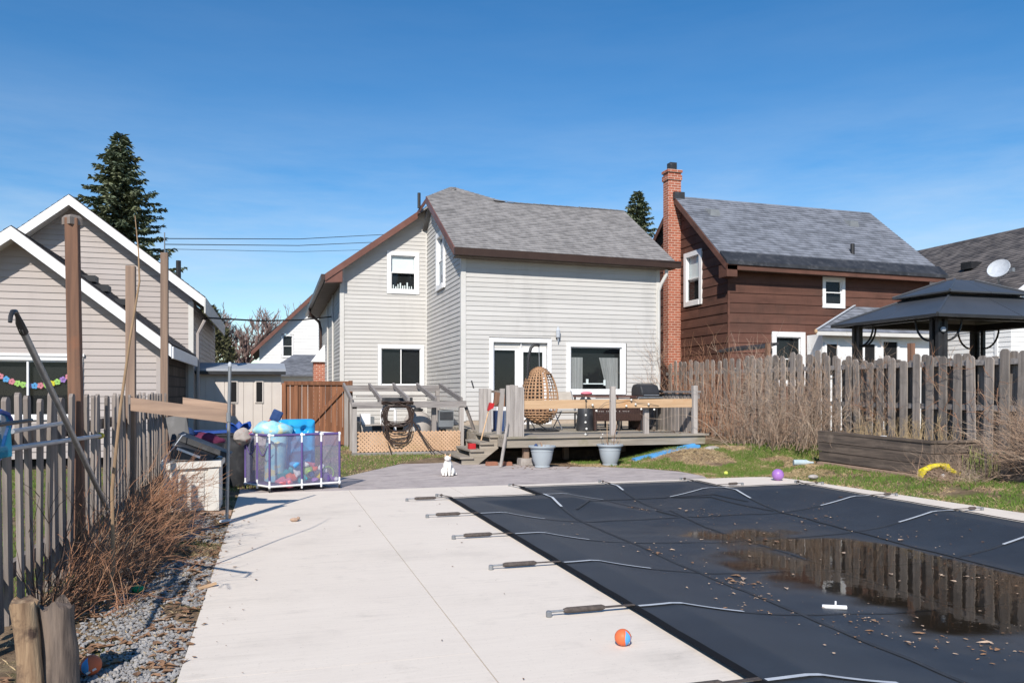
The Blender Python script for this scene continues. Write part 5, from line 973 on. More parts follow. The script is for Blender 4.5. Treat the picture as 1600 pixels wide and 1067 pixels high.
for q, (x, y, z, mt, lb) in enumerate(((3.62, 13.5, .0, 'brickred', 'loose red brick in front of the deck stairs'), (3.86, 13.42, .0, 'brickred', 'loose red brick beside the deck post footing'))): MB().hexa([(x, y, z), (x+.21, y+.03, z), (x+.2, y+.13, z), (x-.01, y+.1, z), (x+.01, y, z+.065), (x+.2, y+.03, z+.06), (x+.19, y+.13, z+.06), (x, y+.1, z+.065)]).ob('loose_brick', mt, label=lb, cat='brick', group='loose bricks by the stairs')
bm = thing('straw_broom', 'broom with pale handle and red head leaning on the stair guard', 'broom', (3.62, 13.9, .4)); MB().tube([(3.60, 13.86, .42), (3.83, 14.15, .98)], .012, 8).ob('handle', 'wood_new', bm); MB().hexa([(3.80, 14.1, .95), (3.90, 14.1, 1.0), (3.90, 14.2, 1.0), (3.80, 14.2, .95), (3.84, 14.1, 1.10), (3.92, 14.1, 1.09), (3.92, 14.2, 1.09), (3.84, 14.2, 1.10)]).ob('broom_head', 'red', bm)
MB().hexa([(3.93, 14.2, 1.02), (4.03, 14.2, 1.10), (4.03, 14.28, 1.10), (3.93, 14.28, 1.02), (3.97, 14.2, 1.30), (4.06, 14.2, 1.28), (4.06, 14.28, 1.28), (3.97, 14.28, 1.30)]).ob('bristle_block', 'wood_red', bm)
MB().box(3.42, 14.0, .262, 3.54, 14.14, .36).ob('red_scoop', 'red', label='small red plastic block on the second stair tread', cat='scoop')
MB().tube([(3.80, 15.2, 1.37), (3.76, 15.22, 1.52)], .014, 6).ob('dark_stick', 'black', label='dark stick poking up behind the stair guard', cat='stick')
# clutter by the door
MB().box(4.28, 15.2, DZ, 4.42, 15.5, .92).ob('black_bin', 'navy', label='dark blue bin behind the stair guard boards', cat='bin'); MB().box(4.55, 16.2, DZ, 4.8, 16.6, .98).ob('white_box', 'white', label='white box near the patio door', cat='box'); MB().box(4.42, 15.6, 1.0, 4.56, 15.8, 1.25).ob('terracotta_pot', 'wood_red', label='reddish pot shape behind the guard boards', cat='pot')
# hanging egg chair
EG = thing('egg_chair', 'hanging wicker egg chair on a black curved stand', 'hanging chair', (5.1, 15.0, DZ))
MB().tube([(4.86, 15.0, DZ+.02), (4.86, 15.0, 1.2), (4.855, 15.0, 1.75), (4.875, 15.0, 2.0), (4.92, 15.0, 2.17), (4.98, 15.0, 2.23), (5.06, 15.0, 2.235), (5.10, 15.0, 2.22)], .03, 10).ob('stand_pole', 'black', EG, smooth=True)
MB().tube([(5.09, 15.0, 2.21), (5.10, 15.0, 1.80)], .009, 6).ob('chain', 'steel', EG)
bs_ = MB(); bs_.lathe((5.10, 15.05, DZ), [(.42, .005), (.42, .03), (.4, .035), (.38, .03), (.38, .005)], 28); bs_.beam((4.7, 15.05, DZ+.02), (5.5, 15.05, DZ+.02), .05, .03)
for a in (-.35, .15, .55): bs_.tube([(4.86, 15.0, DZ+.3), (4.86+a*.7, 14.75+abs(a)*.3, DZ+.02)], .012, 6)
bs_.ob('stand_base', 'black', EG)
def eggpt(u, v, s=1.0):
    th = v*math.pi; z = 1.225+.565*math.cos(th); r = .385*math.sin(th)**.85*(1-.17*math.cos(th)) if 0 < v < 1 else 0.001; a = u*2*math.pi
    return Vector((5.12+r*math.cos(a)*s, 15.05+r*.9*math.sin(a)*s, z))
def opening(u, v): a = u % 1.0; return .78 < a < 1.0 and .22 < v < .70
shell = MB(); nu, nv = 30, 26
for j in range(1, nv):
    v = j/nv; prev = None
    for i in range(nu*2+1):
        u = i/(nu*2); ok = not opening(u, v)
        p = eggpt(u, v)+(eggpt(u, v)-Vector((5.12, 15.05, 1.225))).normalized()*(.006 if (i//2+j) % 2 else -.004)
        if prev and ok: d_ = (p-prev); n_ = Vector((0, 0, 1)); shell.quad(prev-n_*.0115, p-n_*.0115, p+n_*.0115, prev+n_*.0115)
        prev = p if ok else None
for i in range(nu):
    u = i/nu; prev = None
    for j in range(nv*1+1):
        v = j/nv; ok = not opening(u, v); p = eggpt(u, v)
        if prev and ok:
            t_ = Vector((-math.sin(u*2*math.pi), math.cos(u*2*math.pi), 0))*(.0105 if i % 2 else .016)*(.5+.5*math.sin(v*math.pi)); shell.quad(prev-t_, prev+t_, p+t_, p-t_)
        prev = p if ok else None
shell.ob('wicker_shell', 'wicker', EG, kind='stuff')
rim = [eggpt(.78+.22*t, .22) for t in lin(0, 1, 10)]+[eggpt(1.0, .22+.48*t) for t in lin(0, 1, 16)]+[eggpt(1-.22*t, .70) for t in lin(0, 1, 10)]+[eggpt(.78, .70-.48*t) for t in lin(0, 1, 16)]
MB().tube(rim, .016, 6, cap=False).ob('rim_tube', 'wicker', EG, smooth=True); m = MB(); m.ball((5.12, 15.05, .86), .27, 18, 10, (1, .9, .45)); m.ob('seat_cushion', 'wicker_dark', EG, smooth=True)
# furniture on the deck
LC = thing('folding_chair', 'folding lounge chair with tan sling beside the egg chair', 'chair', (5.9, 15.6, DZ)); MB().hexa([(5.72, 15.9, .95), (6.22, 15.9, .95), (6.22, 15.92, .95), (5.72, 15.92, .95), (5.72, 16.1, 1.30), (6.22, 16.1, 1.30), (6.22, 16.12, 1.30), (5.72, 16.12, 1.30)]).ob('sling_back', 'tan_sling', LC); MB().hexa([(5.72, 15.4, .88), (6.22, 15.4, .88), (6.22, 15.9, .84), (5.72, 15.9, .84), (5.72, 15.4, .90), (6.22, 15.4, .90), (6.22, 15.9, .86), (5.72, 15.9, .86)]).ob('sling_seat', 'tan_sling', LC)
for x in (5.72, 6.2):
    for a, b in (((x, 15.35, DZ), (x, 16.0, 1.0)), ((x, 15.95, DZ), (x, 15.4, .9)), ((x, 15.85, .86), (x, 16.12, 1.32))): MB().tube([a, b], .013, 6).ob('frame_leg', 'steel', LC)
m = MB(); m.lathe((6.05, 14.9, DZ), [(.18, 0), (.20, .05), (.17, .3), (.15, .6), (.08, .68), (.0, .69)], 14); m.v = [(x+.02*noise.noise(Vector((x*14, y*14, z*2))), y+.02*noise.noise(Vector((x*14, y*14, z*2+5))), z) for x, y, z in m.v]; m.ob('covered_heater', 'black_plastic', label='upright object under a black cover behind the guard board', cat='covered object', smooth=True)
LS = thing('wicker_loveseat', 'dark brown wicker loveseat with its woven back to the yard', 'loveseat', (6.6, 14.9, DZ)); wk = MB()
for k in range(26): x = 6.2+k*.04; wk.box(x, 14.70, DZ+.22, x+.016, 14.712, 1.02)
for k in range(13): wk.box(6.18, 14.696, DZ+.22+k*.04, 7.22, 14.699, DZ+.236+k*.04)
wk.ob('woven_back', 'wicker_dark', LS, kind='stuff'); MB().box(6.2, 14.74, DZ+.2, 7.2, 15.35, DZ+.36).ob('seat', 'wicker_dark', LS)
for x in (6.16, 7.2): MB().box(x, 14.70, DZ+.02, x+.05, 15.3, 1.02).ob('arm', 'wicker_dark', LS)
for x, y in ((6.2, 14.72), (7.2, 14.72), (6.2, 15.3), (7.2, 15.3), (6.7, 14.72)): MB().tube([(x, y, DZ), (x, y, DZ+.25)], .022, 8).ob('leg', 'black', LS)
TB = thing('patio_table', 'brown patio table below the picture window', 'table', (7.2, 16.7, DZ)); MB().box(6.6, 16.3, 1.18, 7.85, 17.2, 1.22).ob('table_top', 'fascia_brown', TB)
for x, y in ((6.68, 16.38), (7.75, 16.38), (6.68, 17.1), (7.75, 17.1)): MB().tube([(x, y, DZ), (x, y, 1.18)], .022, 8).ob('leg', 'black', TB)
m = MB(); m.ball((6.72, 16.5, 1.265), .09, 12, 8, (1.6, 1, .5)); m.ob('pink_cloth', 'pink', label='folded pink cloth on the patio table', cat='cloth', smooth=True)
for k, lb in enumerate(('dark wicker chair at the patio table next to the loveseat', 'dark wicker chair at the right end of the patio table')):
    c = thing('wicker_chair', lb, 'chair', (6.9+k*.5, 15.8, DZ), 'wicker chairs at the patio table'); x = 6.55+k*.62; MB().box(x, 15.65, DZ+.38, x+.5, 16.15, DZ+.45).ob('seat', 'wicker_dark', c); w_ = MB()
    for q in range(10): w_.box(x+q*.052, 15.64, DZ+.4, x+q*.052+.02, 15.66, DZ+.62)
    for q in range(5): w_.box(x, 15.632, DZ+.42+q*.045, x+.5, 15.639, DZ+.44+q*.045)
    w_.ob('woven_back', 'wicker_dark', c, kind='stuff')
    for a, b in ((.02, .02), (.46, .02), (.02, .46), (.46, .46)): MB().tube([(x+a, 15.66+b, DZ), (x+a, 15.66+b, DZ+.4)], .02, 8).ob('leg', 'black', c)
GR = thing('barbecue_grill', 'black gas barbecue on a stand at the right of the deck', 'grill', (7.45, 14.9, DZ))
pr = [(14.72, 1.20), (14.72, 1.30), (14.80, 1.43), (14.98, 1.47), (15.15, 1.45), (15.22, 1.36), (15.22, 1.20)]; o = MB().extrude([(7.20, y, z) for y, z in pr], (.42, 0, 0)).ob('lid', 'black', GR); b = o.modifiers.new('edge', 'BEVEL'); b.width = .035; b.segments = 3
MB().box(7.18, 14.72, 1.04, 7.64, 15.22, 1.19).ob('firebox', 'black', GR); MB().box(7.65, 14.74, 1.30, 7.70, 15.2, 1.34).ob('side_shelf', 'black_plastic', GR); MB().tube([(7.24, 14.69, 1.23), (7.58, 14.69, 1.23)], .012, 8).ob('lid_handle', 'steel', GR); MB().box(7.12, 14.66, 1.17, 7.66, 14.715, 1.2).ob('front_lip', 'steel', GR)
for x in (7.24, 7.58):
    for y in (14.78, 15.16): MB().tube([(x, y, DZ), (x, y, 1.04)], .02, 8).ob('leg', 'black', GR)
MB().box(7.22, 14.76, DZ+.08, 7.6, 15.18, DZ+.11).ob('bottom_shelf', 'black', GR); MB().lathe((7.38, 14.98, DZ+.12), [(.11, 0), (.13, .05), (.13, .25), (.06, .33), (.04, .38)], 16).ob('gas_bottle', 'black_plastic', GR); MB().tube([(7.14, 14.7, 1.2), (7.05, 14.72, 1.0)], .012, 6).ob('shelf_strut', 'steel', GR)
# string lights
SL = thing('string_lights', 'string of round white bulbs draped over the deck guard board', 'string lights', (6, 13.36, 1.1)); pts = [(5.42, 13.34, 1.20), (5.44, 13.36, 1.02), (5.56, 13.36, 1.07), (5.63, 13.36, .96), (5.80, 13.35, 1.10), (6.05, 13.30, 1.18), (6.33, 13.36, 1.17), (6.44, 13.37, 1.10), (6.68, 13.36, 1.08), (6.90, 13.38, 1.04)]
MB().tube(pts, .004, 5).ob('cord', 'black', SL); MB().tube([(5.42, 13.33, 1.2), (5.40, 13.30, .9), (5.41, 13.30, .7), (5.41, 13.29, .52)], .004, 5).ob('cord', 'black', SL)
for x, y, z in ((5.42, 13.335, 1.185), (5.56, 13.36, 1.06), (5.63, 13.35, .955), (6.33, 13.36, 1.15), (6.42, 13.37, 1.07), (6.68, 13.36, 1.07), (6.23, 13.36, 1.04), (5.40, 13.29, .88), (5.395, 13.29, .75), (5.41, 13.28, .635), (5.39, 13.28, .535), (6.53, 13.36, .98), (6.8, 13.37, .97)): MB().ball((x, y, z), .021, 10, 8).ob('bulb', 'bulb', SL, smooth=True)
# noodles / blue boards under the deck edge
for (a, b, lb) in (((6.55, 13.05, gz(6.55, 13.05)+.03), (7.62, 13.2, gz(7.6, 13.2)+.05), 'front pale blue foam strip lying before the deck'), ((6.3, 13.2, gz(6.3, 13.2)+.03), (7.58, 13.3, gz(7.58, 13.3)+.07), 'rear pale blue foam strip lying under the deck edge')): o = MB().beam(a, b, .13, .05).ob('foam_strip', 'noodle', label=lb, cat='foam strip', group='blue foam strips by the deck')
MB().ball((7.80, 13.0, gz(7.8, 13)+.0), .11, 12, 8, (1.5, 1, .6)).ob('rubble_stone', 'rock', label='flat pale stone at the right end of the deck', cat='stone', smooth=True)
# ------------------------------------------------------------------ pots
def pot(x, y, lb, kind):
    t = thing('planter_pot', lb, 'plant pot', (x, y, 0), 'blue grey pots before the deck')
    MB().lathe((x, y, 0), [(.128, .0), (.132, .02), (.125, .028), (.165, .13), (.186, .24), (.190, .268), (.196, .272), (.198, .30), (.192, .305), (.2, .33), (.236, .345), (.238, .368), (.225, .375), (.205, .37), (.2, .31), (.0, .30)], 36).ob('pot_body', 'pot', t, smooth=True)
    MB().lathe((x, y, .30), [(.19, 0), (.18, .03), (.0, .035)], 20).ob('potting_soil', 'soil', t)
    tw = MB()
    for k in range(26 if kind else 12):
        a = rnd(0, 6.28); r = rnd(0, .15); p = Vector((x+r*math.cos(a), y+r*math.sin(a), .32)); d = Vector((math.cos(a)*rnd(.1, .6), math.sin(a)*rnd(.1, .6), 1)).normalized(); L = rnd(.05, .16) if not kind or k > 8 else rnd(.2, .42)
        tw.tube([p, p+d*L*.5+Vector((rnd(-.02, .02), 0, 0)), p+d*L+Vector((rnd(-.05, .05), rnd(-.03, .03), 0))], [.004, .003, .0015], 4)
    tw.ob('dead_stems', 'twig', t)
    if kind:
        MB().tube([(x-.05, y, .32), (x-.055, y, .78)], .005, 6).ob('bamboo_cane', 'wood_new', t); MB().tube([(x+.06, y, .32), (x+.10, y, .58), (x+.14, y, .72)], .006, 6).ob('bamboo_cane', 'wood_red', t)
        for q in ((x-.14, .55), (x-.17, .5)): m = MB(); m.tube([(q[0]+.04, y, .34), (q[0], y, q[1])], .0025, 4); m.ob('solar_stake', 'steel', t); MB().ball((q[0], y, q[1]), .013, 8, 6).ob('stake_bulb', 'bulb', t)
    else: MB().hexa([(x-.02, y-.02, .33), (x+.01, y-.02, .33), (x+.01, y, .33), (x-.02, y, .33), (x-.04, y-.02, .43), (x-.02, y-.02, .44), (x-.02, y, .44), (x-.04, y, .43)]).ob('plant_tag', 'wood_board', t); MB().ball((x-.13, y-.05, .37), .035, 8, 6, (1, 1, 1.2)).ob('dark_ornament', 'navy', t)
pot(4.46, 12.97, 'left blue grey pot with bare soil before the deck', 0); pot(5.72, 12.95, 'right blue grey pot with dead stems and a cane', 1)
# ------------------------------------------------------------------ planter bed
PL = thing('raised_planter', 'long dark timber raised bed against the right fence', 'planter', (9.5, 10.3, .1))
for k in range(3):
    z0 = .11+k*.158; z1 = z0+.148
    MB().hexa([(8.93-.01*k, 11.45, z0+.03), (9.10, 9.22, z0-.02), (9.15, 9.22, z0-.02), (8.98, 11.45, z0+.03), (8.93-.01*k, 11.45, z1+.03), (9.10, 9.22, z1-.02), (9.15, 9.22, z1-.02), (8.98, 11.45, z1+.03)]).ob('side_board', 'wood_planter', PL)
    MB().box(9.155, 9.20+.005*k, z0-.02, 9.98, 9.25, z1-.02).ob('end_board', 'wood_planter', PL); MB().box(8.99, 11.41, z0+.03, 9.98, 11.45, z1+.03).ob('end_board', 'wood_planter', PL)
MB().hexa([(8.91, 11.46, .60), (9.08, 9.20, .555), (9.20, 9.20, .555), (9.03, 11.46, .60), (8.91, 11.46, .635), (9.08, 9.20, .59), (9.20, 9.20, .59), (9.03, 11.46, .635)]).ob('cap_board', 'wood_planter', PL); MB().box(9.2, 9.19, .555, 9.98, 9.30, .588).ob('cap_board', 'wood_planter', PL)
MB().hexa([(9.0, 11.4, .3), (9.16, 9.26, .3), (9.97, 9.26, .3), (9.97, 11.4, .3), (9.0, 11.4, .56), (9.16, 9.26, .53), (9.97, 9.26, .53), (9.97, 11.4, .56)]).ob('bed_soil', 'soil', PL)
MB().hexa([(8.70, 11.2, .10), (8.95, 9.1, .05), (9.03, 9.1, .05), (8.78, 11.2, .10), (8.70, 11.2, .14), (8.95, 9.1, .09), (9.03, 9.1, .09), (8.78, 11.2, .14)]).ob('ground_plank', 'wood_board', label='reddish plank lying along the foot of the raised bed', cat='plank')
MB().beam((9.05, 10.25, .575), (9.25, 10.3, .60), .09, .02).ob('white_tray', 'white', label='small white tray on the raised bed', cat='tray')
yt = thing('yellow_toy', 'yellow plastic toy lying in dead weeds by the raised bed corner', 'toy', (8.95, 8.95, .1)); m = MB()
pts_ = [(8.74, 9.02, .10), (8.77, 9.0, .20), (8.86, 8.97, .255), (8.97, 8.94, .27), (9.07, 8.90, .25), (9.14, 8.86, .17)]
m.tube(pts_, [.03, .045, .04, .042, .045, .025], 8); m.tube([(x+.02, y+.08, z-.03) for x, y, z in pts_], [.025, .04, .035, .04, .04, .02], 8)
m.v = [(x+.02*noise.noise(Vector((x*14, y*14, z*14))), y+.02*noise.noise(Vector((x*14, y*14+4, z*14))), z+.025*noise.noise(Vector((x*12, y*12, z*12+8)))) for x, y, z in m.v]
m.ob('toy_arc', 'yellow', yt, smooth=True); MB().tube([(9.0, 8.88, .24), (9.18, 8.8, .15)], .035, 10).ob('toy_barrel', 'yellow', yt, smooth=True); MB().ball((8.95, 8.85, .13), .03, 8, 6).ob('toy_knob', 'white', yt)
MB().box(9.45, 7.7, .1, 10.0, 8.35, .42).ob('dark_trough', 'wood_planter', label='dark wooden trough half hidden by the near right bush', cat='trough')
# ------------------------------------------------------------------ gazebo
GZ = thing('gazebo', 'charcoal hardtop gazebo with two tier roof beyond the right fence', 'gazebo', (13, 12.7, 0)); X0, X1, Y0, Y1, ez = 11.15, 15.0, 11.15, 13.9, 2.68
cx, cy = (X0+X1)/2, (Y0+Y1)/2
def frust(x0, x1, y0, y1, z0, a0, a1, b0, b1, z1, name, t=.03):
    c0 = [(x0, y0, z0), (x1, y0, z0), (x1, y1, z0), (x0, y1, z0)]; c1 = [(a0, b0, z1), (a1, b0, z1), (a1, b1, z1), (a0, b1, z1)]
    for k in range(4):
        p, q, r, s = map(Vector, (c0[k], c0[(k+1) % 4], c1[(k+1) % 4], c1[k]))
        for h in range(2):
            a = p.lerp(q, h/2+.003); b = p.lerp(q, h/2+.497); c = s.lerp(r, h/2+.497); d_ = s.lerp(r, h/2+.003); u = Vector((0, 0, t)); MB().hexa([a-u, b-u, c-u, d_-u, a, b, c, d_]).ob(name, 'gaz_roof', GZ)
        MB().tube([p+Vector((0, 0, .008)), s+Vector((0, 0, .008))], .022, 6).ob('hip_trim', 'gaz_roof', GZ)
frust(X0, X1, Y0, Y1, ez, cx-.75, cx+.75, cy-.5, cy+.5, 3.17, 'roof_panel'); frust(cx-.98, cx+.98, cy-.72, cy+.72, 3.20, cx-.25, cx+.25, cy-.12, cy+.12, 3.50, 'top_roof_panel')
MB().box(cx-.25, cy-.12, 3.46, cx+.25, cy+.12, 3.505).ob('roof_cap', 'gaz_roof', GZ)
for a, b in (((X0, Y0), (X1, Y0)), ((X0, Y1), (X1, Y1)), ((X0, Y0), (X0, Y1)), ((X1, Y0), (X1, Y1))): MB().beam((*a, ez-.03), (*b, ez-.03), .05, .055).ob('eave_trim', 'black', GZ)
ix0, ix1, iy0, iy1 = X0+.32, X1-.32, Y0+.3, Y1-.3
for a, b in (((ix0, iy0), (ix1, iy0)), ((ix0, iy1), (ix1, iy1)), ((ix0, iy0), (ix0, iy1)), ((ix1, iy0), (ix1, iy1))): MB().beam((*a, ez+.0), (*b, ez+.0), .06, .14).ob('ring_beam', 'black', GZ)
for x, y in ((ix0, iy0), (ix1, iy0), (ix0, iy1), (ix1, iy1)):
    for dx, dy in ((0, 0), (.14 if x < cx else -.14, 0), (0, .14 if y < cy else -.14)): MB().box(x+dx-.035, y+dy-.035, 0, x+dx+.035, y+dy+.035, ez-.03).ob('leg_upright', 'black', GZ)
    s = 1 if x < cx else -1; r = 1 if y < cy else -1
    for q in range(2):
        f = [(x+(.18+.35*math.sin(t*math.pi/2))*s if q == 0 else x, y+(.18+.35*math.sin(t*math.pi/2))*r if q else y, ez-.45+.4*(1-math.cos(t*math.pi/2))) for t in lin(0, 1, 8)]; MB().tube(f, .02, 6).ob('corner_bracket', 'black', GZ)
    m = MB()
    for w in range(12):
        a0, a1 = w/12, (w+1)/12; m.quad((x+.17*s*a0, y-.05*math.sin(w*2.1), .2), (x+.17*s*a1, y-.05*math.sin((w+1)*2.1), .2), (x+.17*s*a1, y-.05*math.sin((w+1)*2.1), ez-.12), (x+.17*s*a0, y-.05*math.sin(w*2.1), ez-.12))
    m.ob('tied_curtain', 'black_plastic', GZ, smooth=True)
ff = MB().ball((ix0+.05, iy0-.06, 2.42), .05, 10, 8, (1.2, .6, 1)).ob('gazebo_lamp', 'strap', GZ)
# ------------------------------------------------------------------ vegetation
def stemset(n, base, direc, length, r, subs=3, segs=5, sublen=.35, curl=.25, droop=0., up=0., sides=3):
    m = MB()
    for k in range(n):
        p = Vector(base()); d = Vector(direc(p)).normalized(); L = length(); pts = [p.copy()]; dd = d.copy(); st = L/segs
        for s in range(segs):
            dd = (dd+Vector((rnd(-1, 1), rnd(-1, 1), rnd(-1, 1)))*curl+Vector((0, 0, up-droop*s/segs))).normalized(); p = p+dd*st; pts.append(p.copy())
        m.tube(pts, [r*(1-.8*i/segs) for i in range(segs+1)], sides, cap=False)
        for q in range(subs):
            i = random.randint(1, segs); b = pts[i]; sd = ((pts[i]-pts[i-1]).normalized()+Vector((rnd(-1, 1), rnd(-1, 1), rnd(-.6, 1)))*.8).normalized(); L2 = L*sublen*rnd(.4, 1); b2 = b+sd*L2*.5+Vector((rnd(-1, 1), rnd(-1, 1), rnd(-1, 1)))*L2*.08; m.tube([b, b2, b2+(sd+Vector((rnd(-1, 1), rnd(-1, 1), rnd(-.5, 1)))*.6)*L2*.5], [r*.5, r*.38, r*.2], sides, cap=False)
    return m
def bush(name, lb, loc, cat_='bush'): return thing(name, lb, cat_, loc)
random.seed(11)
b1 = bush('rusty_bush', 'rust brown dead bush sprawling between the picket fence and gravel', (-1.15, 6.8, 0))
stemset(280, lambda: (rnd(-1.35, -1.0), rnd(5.1, 8.3), 0), lambda p: (rnd(.15, 1.0), rnd(-.35, .75), rnd(.5, 1.0)), lambda: rnd(.3, .78), .0042, 4, 6, .45, .2, .25).ob('stems', 'twig_red', b1, kind='stuff')
stemset(520, lambda: (rnd(-1.3, -.8), rnd(4.9, 8.4), rnd(0, .05)), lambda p: (rnd(-.4, 1.0), rnd(-.6, .8), rnd(.1, .9)), lambda: rnd(.12, .38), .0028, 3, 4, .5, .35, .3).ob('fine_twigs', 'twig_red', b1, kind='stuff')
stemset(40, lambda: (rnd(-1.2, -1.0), rnd(6.6, 7.6), .25), lambda p: (rnd(.4, 1.0), rnd(-.1, .6), rnd(.35, .8)), lambda: rnd(.4, .75), .004, 10, 6, .28, .15, .1).ob('seed_sprays', 'twig_red', b1, kind='stuff')
b2 = bush('dark_shrub', 'thin dark bare shrub against the near picket fence', (-1.25, 5.0, 0), 'shrub')
stemset(13, lambda: (-1.22+rnd(-.05, .08), 5.15+rnd(-.3, .25), 0), lambda p: (rnd(-.1, .35), rnd(-.5, .4), 1), lambda: rnd(.4, .85), .0055, 3, 6, .35, .16).ob('stems', 'twig_dark', b2, kind='stuff')
b3 = bush('tangled_bush', 'large grey brown tangle of bare vines smothering the right fence', (8.9, 12.8, .3))
def b3base(): q = random.random(); return (9.35+random.gauss(0, .36)-.2*q, 12.9+random.gauss(0, .62), .25)
stemset(180, b3base, lambda p: ((p.x-8.95)*.35+rnd(-.35, .35), (p.y-12.75)*.35+rnd(-.35, .35), 1), lambda: rnd(.7, 1.65)*(1.0), .0055, 6, 8, .35, .3, .25).ob('stems', 'twig', b3, kind='stuff')
stemset(380, lambda: (9.35+random.gauss(0, .36), 12.85+random.gauss(0, .62), .3+rnd(0, 1)**1.2*1.25), lambda p: (rnd(-1, 1), rnd(-1, 1), rnd(-.3, .9)), lambda: rnd(.15, .5), .003, 4, 4, .6, .5).ob('fine_twigs', 'twig', b3, kind='stuff')
stemset(70, b3base, lambda p: ((p.x-8.95)*.4+rnd(-.5, .5), (p.y-12.75)*.4+rnd(-.5, .5), 1), lambda: rnd(.8, 1.8), .0075, 4, 9, .4, .34, .3).ob('vine_stems', 'twig_pale', b3, kind='stuff')
stemset(110, lambda: (8.95+random.gauss(0, .3), 13.1+random.gauss(0, .3), rnd(.9, 1.75)), lambda p: (rnd(-1, 1), rnd(-1, 1), rnd(-.5, .8)), lambda: rnd(.25, .6), .004, 5, 5, .6, .5).ob('vine_knot', 'twig_pale', b3, kind='stuff')
stemset(14, lambda: (8.9+rnd(-.8, .8), 12.9+rnd(-.7, .7), 1.2), lambda p: (rnd(-.5, .5), rnd(-.3, .3), 1), lambda: rnd(.8, 1.35), .006, 3, 8, .3, .16).ob('tall_canes', 'twig', b3, kind='stuff')
b4 = bush('fence_vines', 'dead vines climbing the fence and corner of the grey house', (9.8, 17, 0), 'vine')
stemset(170, lambda: (rnd(9.35, 10.05), rnd(15.0, 18.2), rnd(.1, .5)), lambda p: (rnd(-.15, .15), rnd(-.2, .2), 1), lambda: rnd(.8, 2.1), .006, 5, 8, .25, .22).ob('stems', 'twig_red', b4, kind='stuff'); stemset(50, lambda: (rnd(9.2, 9.6), 18.3, rnd(.3, 2.2)), lambda p: (rnd(-.8, .6), -.05, rnd(.2, 1)), lambda: rnd(.4, 1.1), .0045, 5, 7, .35, .3).ob('wall_runners', 'twig', b4, kind='stuff')
b5 = bush('near_right_bush', 'dense bare twiggy bush at the right edge by the fence', (9.75, 7.7, .1))
stemset(300, lambda: (9.85+rnd(-.3, .3), 7.5+rnd(-.75, .8), .12), lambda p: (rnd(-.75, .3), rnd(-.45, .6), rnd(.45, 1)), lambda: rnd(.6, 1.25), .005, 7, 7, .4, .22, .12).ob('stems', 'twig', b5, kind='stuff'); stemset(600, lambda: (9.75+rnd(-.5, .35), 7.5+rnd(-.8, .9), rnd(.15, .95)), lambda p: (rnd(-1, .6), rnd(-1, 1), rnd(-.2, .8)), lambda: rnd(.15, .45), .0028, 4, 4, .6, .45).ob('fine_twigs', 'twig', b5, kind='stuff')
b6 = bush('dry_stalks', 'straw coloured dead stalks growing in the raised bed', (9.5, 10.3, .55), 'dead plants')
stemset(150, lambda: (rnd(9.2, 9.9), rnd(9.4, 11.3), .53), lambda p: (rnd(-.3, .3), rnd(-.3, .3), 1), lambda: rnd(.12, .42), .004, 3, 4, .4, .2).ob('stalks', 'straw', b6, kind='stuff')
b7 = bush('dead_weeds', 'heap of dead weed stems around the yellow toy', (8.95, 9.0, .1), 'weeds')
stemset(230, lambda: (rnd(8.6, 9.5), rnd(8.3, 9.05), .08), lambda p: (rnd(-1, .6), rnd(-.7, .7), rnd(.1, .8)), lambda: rnd(.15, .5), .0035, 3, 4, .5, .35, .4).ob('stems', 'twig', b7, kind='stuff')
b8 = bush('fence_climber', 'dead climber hanging over the right fence above the raised bed', (10.1, 10.8, .5), 'vine')
stemset(70, lambda: (10.08, random.choice([11.6, 11.3, 10.0, 9.9, 9.2])+rnd(-.25, .25), rnd(.7, 1.8)), lambda p: (rnd(-.4, 0), rnd(-.6, .6), rnd(-.8, .8)), lambda: rnd(.2, .5), .004, 5, 5, .5, .4).ob('stems', 'twig_red', b8, kind='stuff'); stemset(60, lambda: (10.05, 12.0+rnd(-1.1, 1.3), rnd(.3, 1.6)), lambda p: (rnd(-.3, 0), rnd(-.3, .3), rnd(.2, 1)), lambda: rnd(.4, 1.0), .005, 6, 6, .4, .3).ob('stems', 'twig', b8, kind='stuff')
# spruces
def spruce(lb, x, y, h, z0, rad, seed, dens=1.0):
    random.seed(seed); t = thing('spruce_tree', lb, 'tree', (x, y, 0), 'spruce trees behind the houses'); MB().tube([(x, y, 0), (x+.05, y, h*.5), (x, y, h)], [.28, .16, .02], 8).ob('trunk', 'bark', t)
    m = MB(); n = int(240*dens)
    for k in range(n):
        f = (k+.5)/n; z = z0+(h-z0)*(f**.9); r = rad*(1-f)**.8*rnd(.62, 1.15)+.1; a = k*2.399+rnd(-.3, .3); dp = rnd(.05, .3)*(1-f); d = Vector((math.cos(a), math.sin(a), 0)); sd = Vector((-d.y, d.x, 0))
        steps = max(4, int(r/.085))
        for s in range(1, steps+1):
            q = s/steps; p = Vector((x, y, z))+d*r*q+Vector((0, 0, -dp*r*math.sin(q*2.2)*.9+.16*q*q*r*.5))
            for side in (-1, 1):
                for c in range(3):
                    L = rnd(.14, .34)*(1-.4*q)*(.55+.6*rad/2); v = (sd*side*rnd(.35, 1)+d*rnd(.2, .8)+Vector((0, 0, rnd(-.65, .15)))).normalized(); w = v.cross(Vector((rnd(-1, 1), rnd(-1, 1), 1))).normalized()*L*.2; m.poly([p-w*.5, p+v*L*.55-w, p+v*L, p+v*L*.5+w])
    m.ob('crown', 'needle', t); return t
spruce('tall dark spruce rising behind the taupe house', -7.5, 45, 14.6, 3.0, 4.1, 3, .85); spruce('spruce tip showing between the grey and brown house roofs', 21.75, 45, 13.75, 4.5, 3.1, 5, .75)
random.seed(21)
